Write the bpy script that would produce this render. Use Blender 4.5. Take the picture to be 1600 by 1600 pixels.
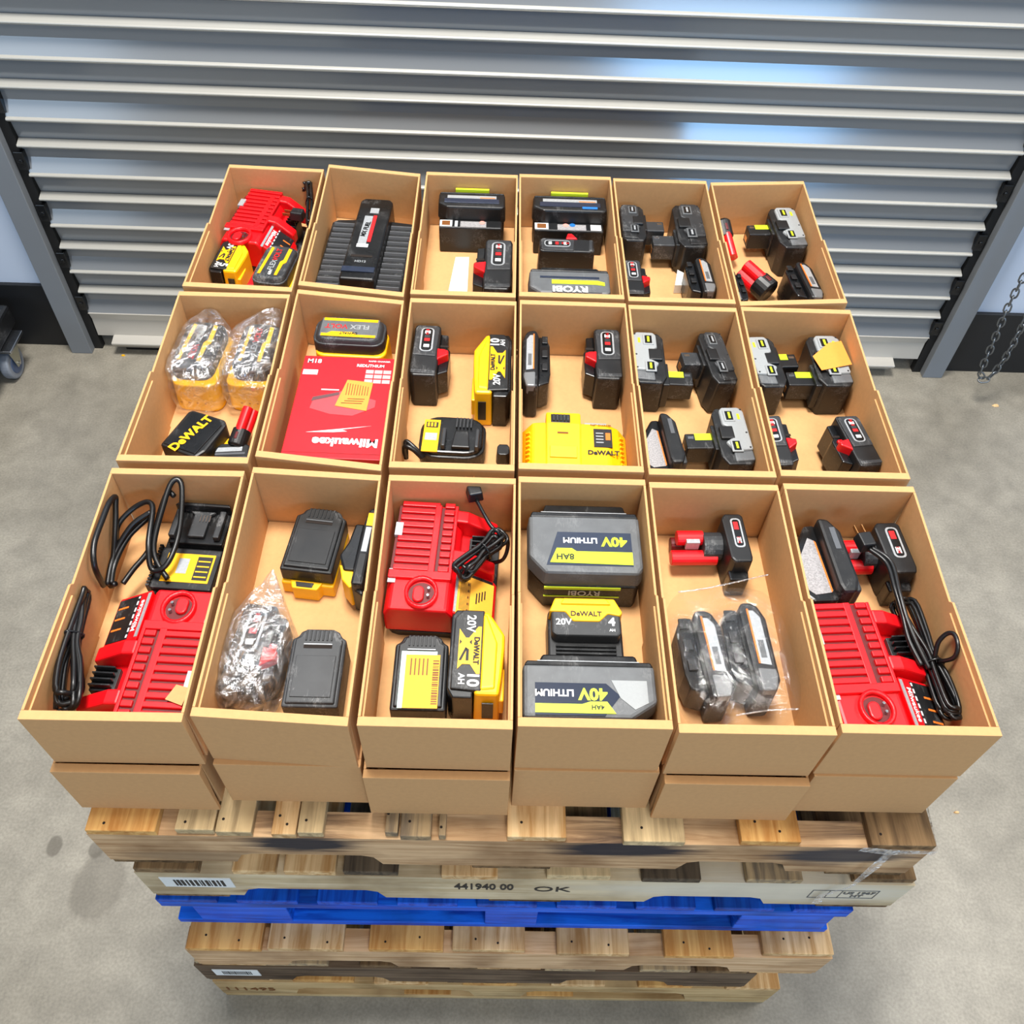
import bpy, bmesh, math, random
from mathutils import Vector, Matrix, Euler, noise
random.seed(7)
PI = math.pi
for o in list(bpy.data.objects): bpy.data.objects.remove(o)
SC = bpy.context.scene; COL = SC.collection
Z0 = 0.87                                   # top of the pallet stack
# ---------------------------------------------------------------- camera
cam_d = bpy.data.cameras.new('camera'); cam = bpy.data.objects.new('camera', cam_d); COL.objects.link(cam)
CAM = Vector((-0.03655, -0.48124, Z0 + 1.28077)); CR = Euler((0.67711, -0.03213, 0.00679), 'XYZ'); FPX = 1406.06
cam.location = CAM; cam.rotation_euler = CR; cam_d.sensor_width = 36; cam_d.lens = FPX/1600*36; cam_d.clip_start = .05
SC.camera = cam
# ---------------------------------------------------------------- view, world, lights
SC.view_settings.view_transform = 'Standard'; SC.view_settings.look = 'None'; SC.view_settings.gamma = 1
SC.view_settings.use_curve_mapping = False; SC.view_settings.exposure = 0.0
w = bpy.data.worlds.new('world'); SC.world = w; w.use_nodes = True
bg = w.node_tree.nodes['Background']; bg.inputs[0].default_value = (0.88, 0.94, 1.0, 1); bg.inputs[1].default_value = 0.19
def area(name, loc, target, sx, sy, power, color):
    l = bpy.data.lights.new(name, 'AREA'); l.shape = 'RECTANGLE'; l.size = sx; l.size_y = sy; l.energy = power; l.color = color
    o = bpy.data.objects.new(name, l); COL.objects.link(o); o.location = loc
    o.rotation_euler = (Vector(target) - Vector(loc)).to_track_quat('-Z', 'Y').to_euler()
    return o
area('ceiling_lamp', (-0.3, 0.75, 4.9), (-0.2, .6, 0), 1.0, 1.0, 285, (1, .97, .92))
area('ceiling_lamp', (0.8, -2.6, 5.2), (0.5, -1.4, 0), 1.5, 1.5, 95, (1, .97, .92))
area('ceiling_lamp', (3.2, 0.9, 5.0), (2.6, .9, 0), 1.2, 1.2, 85, (1, .97, .93))
area('bay_door_daylight', (3.0, -8.5, 3.4), (2.6, 1.9, 1.6), 3.0, 2.2, 240, (.30, .60, 1.0))
area('bay_door_daylight', (8.5, -5.0, 2.6), (1.5, 1.9, 1.0), 4.0, 2.6, 120, (.50, .73, 1.0))  # added light, only there to turn the shutter's right side bluer
area('bay_door_daylight', (-6.5, -6.5, 2.4), (-1, 1.9, 1.0), 4.0, 2.6, 110, (.62, .80, 1.0))

def at(px, py, z=None, y=None):              # point of the place seen at a pixel, on the plane z = .. or y = ..
    d = CR.to_matrix() @ Vector(((px-800)/FPX, -(py-800)/FPX, -1))
    t = (z-CAM.z)/d.z if z is not None else (y-CAM.y)/d.y
    return CAM + d*t
# ---------------------------------------------------------------- materials
def lin(c):
    if isinstance(c, str): c = tuple(int(c[i:i+2], 16) for i in (0, 2, 4))
    return tuple(((v/255)/12.92 if v/255 <= .04045 else ((v/255+.055)/1.055)**2.4) for v in c) + (1,)
_M = {}
def mat(name, c, rough=.5, metal=0, var=.10, scale=60, bump=.0, stretch=(1, 1, 1), spec=.5):
    if name in _M: return _M[name]
    m = bpy.data.materials.new(name); m.use_nodes = True; n = m.node_tree.nodes; l = m.node_tree.links
    b = n['Principled BSDF']; b.inputs['Roughness'].default_value = rough; b.inputs['Metallic'].default_value = metal
    b.inputs['Specular IOR Level'].default_value = spec
    tc = n.new('ShaderNodeTexCoord'); mp = n.new('ShaderNodeMapping'); mp.inputs['Scale'].default_value = stretch
    nz = n.new('ShaderNodeTexNoise'); nz.inputs['Scale'].default_value = scale; nz.inputs['Detail'].default_value = 5
    l.new(tc.outputs['Object'], mp.inputs[0]); l.new(mp.outputs[0], nz.inputs[0])
    mx = n.new('ShaderNodeMix'); mx.data_type = 'RGBA'; a = lin(c)
    mx.inputs[6].default_value = tuple(v*(1-var) for v in a[:3])+(1,); mx.inputs[7].default_value = tuple(min(1, v*(1+var)) for v in a[:3])+(1,)
    l.new(nz.outputs[0], mx.inputs[0]); l.new(mx.outputs[2], b.inputs['Base Color'])
    if bump:
        bp = n.new('ShaderNodeBump'); bp.inputs['Strength'].default_value = bump; bp.inputs['Distance'].default_value = .002
        l.new(nz.outputs[0], bp.inputs['Height']); l.new(bp.outputs[0], b.inputs['Normal'])
    _M[name] = m; return m
def scuffed(name, c, rough, scuff=(120, 120, 120), amt=.35, th=.60):  # pale scuffs, which also paint speckled highlights on the plastic
    m = mat(name, c, rough, 0, .25, 60, .04); n = m.node_tree.nodes; l = m.node_tree.links; b = n['Principled BSDF']
    tc = n['Texture Coordinate']; old = b.inputs['Base Color'].links[0].from_socket
    mp = n.new('ShaderNodeMapping'); mp.inputs['Scale'].default_value = (1, .35, 1); mp.inputs['Rotation'].default_value = (0, 0, .7); l.new(tc.outputs['Object'], mp.inputs[0])
    nz = n.new('ShaderNodeTexNoise'); nz.inputs['Scale'].default_value = 190; nz.inputs['Detail'].default_value = 6; nz.inputs['Roughness'].default_value = .7; nz.inputs['Distortion'].default_value = 1.5; l.new(mp.outputs[0], nz.inputs[0])
    n2 = n.new('ShaderNodeTexNoise'); n2.inputs['Scale'].default_value = 24; l.new(tc.outputs['Object'], n2.inputs[0])
    mu = n.new('ShaderNodeMath'); mu.operation = 'MULTIPLY'; l.new(nz.outputs[0], mu.inputs[0]); l.new(n2.outputs[0], mu.inputs[1])
    mr = n.new('ShaderNodeMapRange'); mr.inputs[1].default_value = th*.5; mr.inputs[2].default_value = th*.5+.12; mr.inputs[4].default_value = amt; l.new(mu.outputs[0], mr.inputs[0])
    mx = n.new('ShaderNodeMix'); mx.data_type = 'RGBA'; l.new(mr.outputs[0], mx.inputs[0]); l.new(old, mx.inputs[6]); mx.inputs[7].default_value = lin(scuff); l.new(mx.outputs[2], b.inputs['Base Color'])
    r2 = n.new('ShaderNodeMapRange'); r2.inputs[3].default_value = rough-.08; r2.inputs[4].default_value = min(1, rough+.25); l.new(n2.outputs[0], r2.inputs[0]); l.new(r2.outputs[0], b.inputs['Roughness'])
    return m
CARD = mat('kraft_board', (203, 156, 106), .85, 0, .08, 140, .12, (1, 1, 1), .2)
CARD_EDGE = mat('kraft_edge', (200, 152, 100), .9, 0, .35, 500, .3, (1, 1, 1), .2)
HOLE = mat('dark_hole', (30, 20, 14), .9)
BLACK = scuffed('black_plastic', (21, 22, 24), .36)
BLACK2 = scuffed('black_gloss_plastic', (16, 17, 19), .22, (130, 130, 130), .25)
DGREY = scuffed('charcoal_plastic', (46, 48, 51), .42, (150, 150, 150), .4, .55)
MGREY = scuffed('grey_plastic', (92, 95, 98), .42, (140, 142, 144), .3, .55)
LGREY = mat('light_grey_plastic', (150, 154, 156), .48, 0, .08, 400)
RED = mat('red_plastic', (222, 10, 22), .38, 0, .06, 200)
DRED = mat('dark_red_plastic', (92, 5, 10), .5)
YEL = mat('yellow_plastic', (250, 186, 8), .42, 0, .05, 200)
LIME = mat('lime_print', (200, 222, 40), .45)
WHITE = mat('white_print', (232, 234, 236), .45)
SILV = mat('silver_foil', (176, 180, 184), .38, .35, .25, 300)
PAPER = mat('white_paper', (225, 225, 220), .8)
ORANGE = mat('orange_sticker', (245, 150, 60), .7, 0, .08, 200)
AMBER = mat('amber_sticker', (238, 172, 50), .7, 0, .08, 200)
ORPRINT = mat('orange_print', (236, 120, 40), .5)
REDPRINT = mat('red_print', (205, 30, 34), .45)
BROWNINK = mat('brown_ink', (120, 70, 22), .6)
BLUEP = mat('blue_print', (30, 110, 190), .5)
NAVY = mat('navy_gloss', (40, 48, 66), .22)
STEEL = mat('steel_contact', (190, 192, 196), .25, 1)
BRASS = mat('copper_contact', (196, 140, 84), .3, .8)
CORD = mat('black_rubber', (15, 15, 16), .35, 0, .2)
INK = mat('black_ink', (26, 26, 28), .6)
CARTON = mat('red_carton', (208, 20, 34), .45, 0, .03)
SPECK = mat('speckled_label', (150, 148, 150), .6, 0, .75, 420)
SMOKE = mat('smoky_window', (90, 92, 96), .2)

def wood(name, c1, c2, axis='x', masks=(), rough=.8, dark=.0, paint=None):
    if name in _M: return _M[name]
    m = bpy.data.materials.new(name); m.use_nodes = True; n = m.node_tree.nodes; l = m.node_tree.links; b = n['Principled BSDF']
    b.inputs['Roughness'].default_value = rough; b.inputs['Specular IOR Level'].default_value = .25
    tc = n.new('ShaderNodeTexCoord'); oi = n.new('ShaderNodeObjectInfo')
    ad = n.new('ShaderNodeVectorMath'); ad.operation = 'ADD'; mu = n.new('ShaderNodeVectorMath'); mu.operation = 'SCALE'; mu.inputs[3].default_value = 40
    cb = n.new('ShaderNodeCombineXYZ')
    for i in range(3): l.new(oi.outputs['Random'], cb.inputs[i])
    l.new(cb.outputs[0], mu.inputs[0]); l.new(tc.outputs['Object'], ad.inputs[0]); l.new(mu.outputs[0], ad.inputs[1])
    mp = n.new('ShaderNodeMapping'); mp.inputs['Scale'].default_value = (1.6, 26, 26) if axis == 'x' else (26, 1.6, 26)
    l.new(ad.outputs[0], mp.inputs[0])
    nz = n.new('ShaderNodeTexNoise'); nz.inputs['Scale'].default_value = 2.4; nz.inputs['Detail'].default_value = 7; nz.inputs['Roughness'].default_value = .62; nz.inputs['Distortion'].default_value = .8
    l.new(mp.outputs[0], nz.inputs[0])
    cr = n.new('ShaderNodeValToRGB'); cr.color_ramp.elements[0].position = .36; cr.color_ramp.elements[1].position = .62
    cr.color_ramp.elements[0].color = lin(c1); cr.color_ramp.elements[1].color = lin(c2); l.new(nz.outputs[0], cr.inputs[0])
    n2 = n.new('ShaderNodeTexNoise'); n2.inputs['Scale'].default_value = 7; n2.inputs['Detail'].default_value = 4; l.new(ad.outputs[0], n2.inputs[0])
    cr2 = n.new('ShaderNodeValToRGB'); cr2.color_ramp.elements[0].position = .30; cr2.color_ramp.elements[0].color = (.42, .36, .30, 1); cr2.color_ramp.elements[1].position = .55; cr2.color_ramp.elements[1].color = (1, 1, 1, 1)
    l.new(n2.outputs[0], cr2.inputs[0])
    mx = n.new('ShaderNodeMix'); mx.data_type = 'RGBA'; mx.blend_type = 'MULTIPLY'; mx.inputs[0].default_value = .8
    l.new(cr.outputs[0], mx.inputs[6]); l.new(cr2.outputs[0], mx.inputs[7]); last = mx.outputs[2]
    for (x0, z0, sx, sz, col, amt) in masks:      # stains on the wood itself
        ps = n.new('ShaderNodeMapping'); ps.vector_type = 'POINT'
        ps.inputs['Scale'].default_value = (1/sx, 0, 1/sz); ps.inputs['Location'].default_value = (-x0/sx, 0, -z0/sz)
        l.new(tc.outputs['Object'], ps.inputs[0])
        ln = n.new('ShaderNodeVectorMath'); ln.operation = 'LENGTH'; l.new(ps.outputs[0], ln.inputs[0])
        wob = n.new('ShaderNodeMath'); wob.operation = 'MULTIPLY_ADD'; l.new(nz.outputs[0], wob.inputs[0]); wob.inputs[1].default_value = 1.6; l.new(ln.outputs['Value'], wob.inputs[2])
        mr = n.new('ShaderNodeMapRange'); mr.inputs[1].default_value = 1.5; mr.inputs[2].default_value = 2.1; mr.inputs[3].default_value = amt; mr.inputs[4].default_value = 0
        l.new(wob.outputs[0], mr.inputs[0])
        m2 = n.new('ShaderNodeMix'); m2.data_type = 'RGBA'; l.new(mr.outputs[0], m2.inputs[0]); l.new(last, m2.inputs[6]); m2.inputs[7].default_value = lin(col); last = m2.outputs[2]
    l.new(last, b.inputs['Base Color'])
    bp = n.new('ShaderNodeBump'); bp.inputs['Strength'].default_value = .4; bp.inputs['Distance'].default_value = .002; l.new(nz.outputs[0], bp.inputs['Height']); l.new(bp.outputs[0], b.inputs['Normal'])
    _M[name] = m; return m

def film(name, fac=.22, rough=.12, scale=30, tint=(1, 1, 1, 1)):
    m = bpy.data.materials.new(name); m.use_nodes = True; n = m.node_tree.nodes; l = m.node_tree.links; n.clear()
    out = n.new('ShaderNodeOutputMaterial'); mix = n.new('ShaderNodeMixShader'); tr = n.new('ShaderNodeBsdfTransparent'); gl = n.new('ShaderNodeBsdfGlossy'); df = n.new('ShaderNodeBsdfDiffuse'); m2 = n.new('ShaderNodeMixShader')
    tr.inputs[0].default_value = (.96, .96, .96, 1); gl.inputs['Roughness'].default_value = rough; gl.inputs[0].default_value = tint; df.inputs[0].default_value = (.9, .9, .9, 1)
    tc = n.new('ShaderNodeTexCoord'); nz = n.new('ShaderNodeTexNoise'); nz.inputs['Scale'].default_value = scale; nz.inputs['Detail'].default_value = 6; nz.inputs['Distortion'].default_value = 2.5
    l.new(tc.outputs['Object'], nz.inputs[0]); bp = n.new('ShaderNodeBump'); bp.inputs['Strength'].default_value = 1; bp.inputs['Distance'].default_value = .01
    l.new(nz.outputs[0], bp.inputs['Height']); l.new(bp.outputs[0], gl.inputs['Normal'])
    cr = n.new('ShaderNodeMapRange'); cr.inputs[1].default_value = .40; cr.inputs[2].default_value = .70; cr.inputs[3].default_value = fac*.45; cr.inputs[4].default_value = min(1, fac*1.9)
    l.new(nz.outputs[0], cr.inputs[0]); m2.inputs[0].default_value = .16
    l.new(gl.outputs[0], m2.inputs[1]); l.new(df.outputs[0], m2.inputs[2]); l.new(cr.outputs[0], mix.inputs[0]); l.new(tr.outputs[0], mix.inputs[1]); l.new(m2.outputs[0], mix.inputs[2]); l.new(mix.outputs[0], out.inputs[0])
    return m
FILM = film('clear_film', .31, .07, 26); FILM2 = film('clear_zip_film', .06, .10, 14)

# ---------------------------------------------------------------- mesh helpers
class MB:
    def __init__(s): s.v = []; s.f = []
    def add(s, vs, fs):
        o = len(s.v); s.v += [tuple(v) for v in vs]; s.f += [tuple(i+o for i in f) for f in fs]; return s
    def box(s, x0, x1, y0, y1, z0, z1, tx=0, ty=0):      # tx, ty: how much the top is drawn in
        return s.add([(x0, y0, z0), (x1, y0, z0), (x1, y1, z0), (x0, y1, z0), (x0+tx, y0+ty, z1), (x1-tx, y0+ty, z1), (x1-tx, y1-ty, z1), (x0+tx, y1-ty, z1)],
              [(3, 2, 1, 0), (4, 5, 6, 7), (0, 1, 5, 4), (1, 2, 6, 5), (2, 3, 7, 6), (3, 0, 4, 7)])
    def poly(s, pts, a, b, axis='z', inset=0):             # outline swept along an axis
        n = len(pts); cx = sum(p[0] for p in pts)/n; cy = sum(p[1] for p in pts)/n
        k = {'z': lambda u, v, t: (u, v, t), 'y': lambda u, v, t: (u, t, v), 'x': lambda u, v, t: (t, u, v)}[axis]
        q = [(cx+(u-cx)*(1-inset), cy+(v-cy)*(1-inset)) for u, v in pts]
        vs = [k(u, v, a) for u, v in pts]+[k(u, v, b) for u, v in q]
        return s.add(vs, [tuple(range(n-1, -1, -1)), tuple(range(n, 2*n))]+[(i, (i+1) % n, n+(i+1) % n, n+i) for i in range(n)])
    def cyl(s, c, r, h, axis='z', n=16, r2=None):
        r2 = r if r2 is None else r2; vs = []
        for rr, t in ((r, 0), (r2, h)):
            for i in range(n):
                a = 2*PI*i/n; u, v = rr*math.cos(a), rr*math.sin(a)
                vs.append({'z': (c[0]+u, c[1]+v, c[2]+t), 'y': (c[0]+u, c[1]+t, c[2]+v), 'x': (c[0]+t, c[1]+u, c[2]+v)}[axis])
        return s.add(vs, [tuple(range(n-1, -1, -1)), tuple(range(n, 2*n))]+[(i, (i+1) % n, n+(i+1) % n, n+i) for i in range(n)])
    def tube(s, pts, r, n=8, sub=6, closed=False):
        P = [Vector(p) for p in pts]; out = []
        m = len(P)
        for i in range(m if closed else m-1):
            p0 = P[(i-1) % m] if closed or i else P[0]; p1 = P[i]; p2 = P[(i+1) % m]; p3 = P[(i+2) % m] if closed or i+2 < m else P[-1]
            for k in range(sub):
                t = k/sub
                out.append(.5*((2*p1)+(-p0+p2)*t+(2*p0-5*p1+4*p2-p3)*t*t+(-p0+3*p1-3*p2+p3)*t**3))
        if not closed: out.append(P[-1])
        vs = []; up = Vector((.13, .21, .97))
        for i, p in enumerate(out):
            d = (out[(i+1) % len(out)] if closed else out[min(i+1, len(out)-1)]) - (out[i-1] if closed or i else out[0])
            d.normalize(); a = up - d*up.dot(d); a.normalize(); up = a; b = d.cross(a)
            vs += [p+(a*math.cos(2*PI*j/n)+b*math.sin(2*PI*j/n))*r for j in range(n)]
        L = len(out); fs = []
        for i in range(L if closed else L-1):
            i2 = (i+1) % L
            fs += [(i*n+j, i*n+(j+1) % n, i2*n+(j+1) % n, i2*n+j) for j in range(n)]
        if not closed: fs += [tuple(range(n-1, -1, -1)), tuple(range((L-1)*n, L*n))]
        return s.add(vs, fs)
    def xf(s, M): s.v = [tuple(M @ Vector(v)) for v in s.v]; return s
    def mesh(s, name, m, bev=0, smooth=False):
        me = bpy.data.meshes.new(name); me.from_pydata(s.v, [], s.f)
        bm = bmesh.new(); bm.from_mesh(me); bmesh.ops.recalc_face_normals(bm, faces=bm.faces)
        if bev:
            ed = [e for e in bm.edges if len(e.link_faces) == 2 and e.calc_face_angle(0) > .5]
            bmesh.ops.bevel(bm, geom=ed, offset=bev, segments=2, affect='EDGES', clamp_overlap=True, profile=.5)
        bm.to_mesh(me); bm.free()
        if smooth:
            for p in me.polygons: p.use_smooth = True
        if m: me.materials.append(m)
        return me
    def build(s, name, m, parent=None, bev=0, smooth=False, label=None):
        o = bpy.data.objects.new(name, s.mesh(name, m, bev, smooth)); COL.objects.link(o)
        if parent: o.parent = parent
        if label: o['label'] = label
        return o
def put(name, me, parent, loc=(0, 0, 0), rot=(0, 0, 0), label=None):
    o = bpy.data.objects.new(name, me); COL.objects.link(o); o.parent = parent; o.location = loc; o.rotation_euler = rot
    if label: o['label'] = label
    return o
def tag(o, label=None, cat=None, group=None, kind=None):
    if label: o['label'] = label
    if cat: o['category'] = cat
    if group: o['group'] = group
    if kind: o['kind'] = kind
    return o
def empty(name, loc, rot=(0, 0, 0)):
    o = bpy.data.objects.new(name, None); COL.objects.link(o); o.location = loc; o.rotation_euler = rot; o.empty_display_size = .05; return o
def text_mesh(body, size, m, bold=.0):
    c = bpy.data.curves.new('lettering', 'FONT'); c.body = body; c.size = size; c.align_x = 'CENTER'; c.align_y = 'CENTER'; c.extrude = .00025; c.offset = bold*size; c.resolution_u = 3
    o = bpy.data.objects.new('lettering', c); COL.objects.link(o); bpy.context.view_layer.update()
    me = bpy.data.meshes.new_from_object(o.evaluated_get(bpy.context.evaluated_depsgraph_get()))
    bpy.data.objects.remove(o); me.materials.clear(); me.materials.append(m); return me
def text(parent, body, size, m, loc, rz=0, rot=None, sx=1, bold=.02):
    o = put('lettering', text_mesh(body, size, m, bold), parent, loc, rot or (0, 0, rz)); o.scale = (sx, 1, 1); return o
def rect(cx, cy, w, h, r=.25, k=3):                        # rounded outline
    R_ = min(w, h)*r; pts = []
    for (ux, uy, a0) in ((1, -1, -90), (1, 1, 0), (-1, 1, 90), (-1, -1, 180)):
        for i in range(k+1):
            a = math.radians(a0+90*i/k); pts.append((cx+ux*(w/2-R_)+R_*math.cos(a), cy+uy*(h/2-R_)+R_*math.sin(a)))
    return pts
def plate(parent, name, m, x0, x1, y0, y1, z, t=.0005, label=None):
    return MB().box(min(x0, x1), max(x0, x1), min(y0, y1), max(y0, y1), z-.0005, z+t).build(name, m, parent, label=label)
def barcode(parent, cx, cy, z, w, h, m=INK, vertical=True):
    b = MB(); x = -w/2
    while x < w/2:
        t = random.choice((.0012, .002, .003))*.8
        if vertical: b.box(cx+x, cx+min(x+t, w/2), cy-h/2, cy+h/2, z, z+.0004)
        else: b.box(cy-h/2, cy+h/2, cx+x, cx+min(x+t, w/2), z, z+.0004)
        x += t+random.choice((.0012, .002, .0028))*.8
    return b.build('barcode', m, parent)

# ---------------------------------------------------------------- the setting
def make_floor():
    m = bpy.data.materials.new('polished_concrete'); m.use_nodes = True; n = m.node_tree.nodes; l = m.node_tree.links; b = n['Principled BSDF']
    tc = n.new('ShaderNodeTexCoord')
    def nz(sc, det=6, dis=0):
        x = n.new('ShaderNodeTexNoise'); x.inputs['Scale'].default_value = sc; x.inputs['Detail'].default_value = det; x.inputs['Distortion'].default_value = dis; l.new(tc.outputs['Object'], x.inputs[0]); return x
    a, c, f = nz(1.6, 8, .6), nz(14, 8, .3), nz(160, 3)
    cr = n.new('ShaderNodeValToRGB'); cr.color_ramp.elements[0].position = .3; cr.color_ramp.elements[1].position = .7
    cr.color_ramp.elements[0].color = lin((140, 134, 121)); cr.color_ramp.elements[1].color = lin((162, 156, 143)); l.new(a.outputs[0], cr.inputs[0])
    last = cr.outputs[0]
    for src, amt in ((c, .20), (f, .20)):
        mr = n.new('ShaderNodeMapRange'); mr.inputs[1].default_value = .3; mr.inputs[2].default_value = .7; mr.inputs[3].default_value = 1-amt; mr.inputs[4].default_value = 1+amt*.35; l.new(src.outputs[0], mr.inputs[0])
        mx = n.new('ShaderNodeMix'); mx.data_type = 'RGBA'; mx.blend_type = 'MULTIPLY'; mx.inputs[0].default_value = 1; l.new(last, mx.inputs[6]); l.new(mr.outputs[0], mx.inputs[7]); last = mx.outputs[2]
    for px, py, sx, sy, amt in ((155, 1382, .06, .085, .42), (85, 1322, .016, .024, .6), (150, 1327, .018, .02, .6), (60, 1215, .16, .05, .12), (1420, 700, .5, .25, .10), (190, 650, .3, .2, .1)):
        p = at(px, py, 0)
        ps = n.new('ShaderNodeMapping'); ps.inputs['Scale'].default_value = (1/sx, 1/sy, 0); ps.inputs['Location'].default_value = (-p.x/sx, -p.y/sy, 0); l.new(tc.outputs['Object'], ps.inputs[0])
        ln = n.new('ShaderNodeVectorMath'); ln.operation = 'LENGTH'; l.new(ps.outputs[0], ln.inputs[0])
        wb = n.new('ShaderNodeMath'); wb.operation = 'MULTIPLY_ADD'; l.new(c.outputs[0], wb.inputs[0]); wb.inputs[1].default_value = .7; l.new(ln.outputs['Value'], wb.inputs[2])
        mr = n.new('ShaderNodeMapRange'); mr.inputs[1].default_value = 1.2; mr.inputs[2].default_value = 1.45; mr.inputs[3].default_value = amt; mr.inputs[4].default_value = 0; l.new(wb.outputs[0], mr.inputs[0])
        mx = n.new('ShaderNodeMix'); mx.data_type = 'RGBA'; l.new(mr.outputs[0], mx.inputs[0]); l.new(last, mx.inputs[6]); mx.inputs[7].default_value = lin((84, 78, 68)); last = mx.outputs[2]
    l.new(last, b.inputs['Base Color']); b.inputs['Roughness'].default_value = .42
    bp = n.new('ShaderNodeBump'); bp.inputs['Strength'].default_value = .06; l.new(f.outputs[0], bp.inputs['Height']); l.new(bp.outputs[0], b.inputs['Normal'])
    tag(MB().box(-9, 9, -10, 4.0, -.1, 0).build('floor', m), kind='structure', label='stained grey polished concrete floor')
make_floor()
DY = 1.946; XL, XR = -1.455, 1.482
WALL = mat('pale_blue_wall_paint', (196, 208, 226), .35, 0, .04, 3)
DARKB = mat('black_base_paint', (20, 21, 24), .5)
for nm, x0, x1, side in (('wall_left', -6, XL-.06, 'left of'), ('wall_right', XR+.06, 6, 'right of')):
    tag(MB().box(x0, x1, DY+.02, DY+.2, 0, 3.6).build(nm, WALL), kind='structure', label='pale blue painted wall %s the shutter' % side)
    tag(MB().box(x0, x1, DY+.005, DY+.0195, 0, .255).build(nm.replace('wall', 'baseboard'), DARKB, bev=.002), kind='structure', label='tall black base band %s the shutter' % side)
tag(MB().box(XL-.06, XR+.06, DY+.02, DY+.2, 2.9, 3.6).build('wall_top', WALL), kind='structure')
# roll-up shutter
SLAT_M = mat('shutter_steel', (138, 141, 144), .15, .20, .04, 5, 0, (.3, 1, 1))
BEAD_M = mat('lit_bead_steel', (190, 188, 181), .38, .3, .05, 5)  # paler than the slats: light caught on the beads is painted in
BAR_M = mat('bottom_bar_aluminium', (198, 194, 186), .42, .25, .06, 4)
TRACK_M = mat('guide_steel', (128, 133, 139), .55, .2, .05, 6)
GUIDE_M = mat('guide_gap_dark', (12, 12, 13), .6)
door = tag(empty('door_1', (0, DY, 0)), 'closed grey steel roll-up shutter with horizontal slats', kind='structure')
XA, XB = XL+.035, XR-.035
def slat(kind, h):
    # profile in (y, z): y negative is towards the boxes; rounded bead along the top
    m = MB(); pr = [(.012, 0)]
    if kind == 'flat': pr = [(.012, .002), (.002, h-.014), (.008, h-.012), (.008, h-.004)]
    else: pr = [(-.011, .002), (.005, h*.52), (.005, h*.86), (.010, h*.90), (.010, h-.004)]
    pr2 = [(y+.0015, z) for y, z in reversed(pr)]
    m.poly([(y, z) for y, z in pr]+pr2, XA, XB, 'x'); return m
def bead(h):
    m = MB(); pts = [(.006, -.002), (-.013, -.001)]+[(-.013-.006*math.sin(a), .001+.0048*(1-math.cos(a))) for a in [PI*i/8 for i in range(1, 8)]]+[(-.012, .0108), (.008, .0175)]
    return m.poly(pts, XA, XB, 'x')
s_flat = slat('flat', .078).mesh('slat', SLAT_M); s_ang = slat('angled', .092).mesh('slat', SLAT_M); bd = bead(0).mesh('bead', BEAD_M, smooth=False)
el = MB().box(-.014, .014, -.016, .006, .006, .062).cyl((0, -.02, .034), .007, .006, 'y', 10).mesh('end_lock', BLACK2, .002)
z = .159; k = 0
while z < 2.85:
    angled = (k % 2 == 0); h = .092 if angled else .078
    sl = put('slat', s_ang if angled else s_flat, door, (0, 0, z))
    put('bead', bd, sl, (0, 0, h-.006 if not angled else h-.006))
    if angled:
        put('end_lock', el, sl, (XA-.008, 0, .01)); put('end_lock', el, sl, (XB+.008, 0, .01))
    z += h; k += 1
bb = MB().poly([(-.006, .06), (-.003, .13), (-.010, .158), (-.016, .162), (.01, .162), (.01, .06)], XA, XB, 'x').build('bottom_bar', BAR_M, door, .001)
MB().poly([(-.045, .052), (-.045, .058), (-.012, .064), (.01, .064), (.01, .014), (-.012, .014)], XA+.055, XB-.09, 'x').build('bottom_flange', BAR_M, bb, .001)
MB().box(XA+.08, XB-.16, -.006, .006, .0, .016).build('rubber_seal', CORD, door)
for nm, a, b, g0, g1 in (('trim_1', XL-.066, XL+.004, XL+.004, XL+.032), ('trim_2', XR-.004, XR+.066, XR-.032, XR-.004)):
    t = tag(empty(nm, ((a+b)/2, DY, 0)), 'grey steel guide track %s of the shutter' % ('left' if nm == 'trim_1' else 'right'), kind='structure')
    c = (a+b)/2
    MB().box(a-c, b-c, -.035, .018, 0, 3.0).build('guide_channel', TRACK_M, t, .002)
    MB().box(g0-c, g1-c, -.006, .02, 0.0, 3.0).build('guide_slot', GUIDE_M, t)  # black strip paints the dark gap between slats and track
# ---------------------------------------------------------------- pallets
W_PALE = wood('pale_pine', (188, 140, 84), (236, 200, 148), 'y')
W_PALEX = wood('pale_pine_stringer', (190, 148, 104), (226, 190, 148), 'x')
W_WEATH = wood('weathered_board', (128, 112, 92), (196, 168, 126), 'y')
W_BROWN = wood('dark_brown_board', (96, 74, 50), (146, 116, 80), 'y')
W_GREYD = wood('dark_grey_board', (62, 52, 42), (110, 94, 74), 'y')
W_P1 = wood('smudged_stringer', (176, 134, 92), (222, 184, 140), 'x', [(-.305, .100, .080, .030, (34, 38, 48), .95), (.16, .100, .10, .030, (30, 34, 46), .95), (.49, .090, .09, .036, (50, 54, 62), .9), (-.45, .04, .12, .02, (150, 128, 100), .5)])
W_P2 = wood('stencilled_stringer', (196, 172, 132), (222, 202, 166), 'x', [(-.385, .045, .07, .014, (120, 74, 44), .9), (.38, .085, .26, .05, (224, 214, 194), .7)])
W_P5 = wood('dark_stringer', (74, 58, 44), (122, 100, 78), 'x')
W_P6 = wood('yellowed_stringer', (176, 142, 92), (210, 178, 128), 'x')
W_BLUE = wood('blue_painted_board', (5, 62, 178), (18, 112, 240), 'x', rough=.5)
W_BLUEY = wood('blue_painted_plank', (5, 56, 165), (14, 98, 225), 'y', rough=.5)
NAIL = MB().cyl((0, 0, 0), .0021, .0008, n=8).mesh('nail', HOLE)
DEP = 1.235
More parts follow.
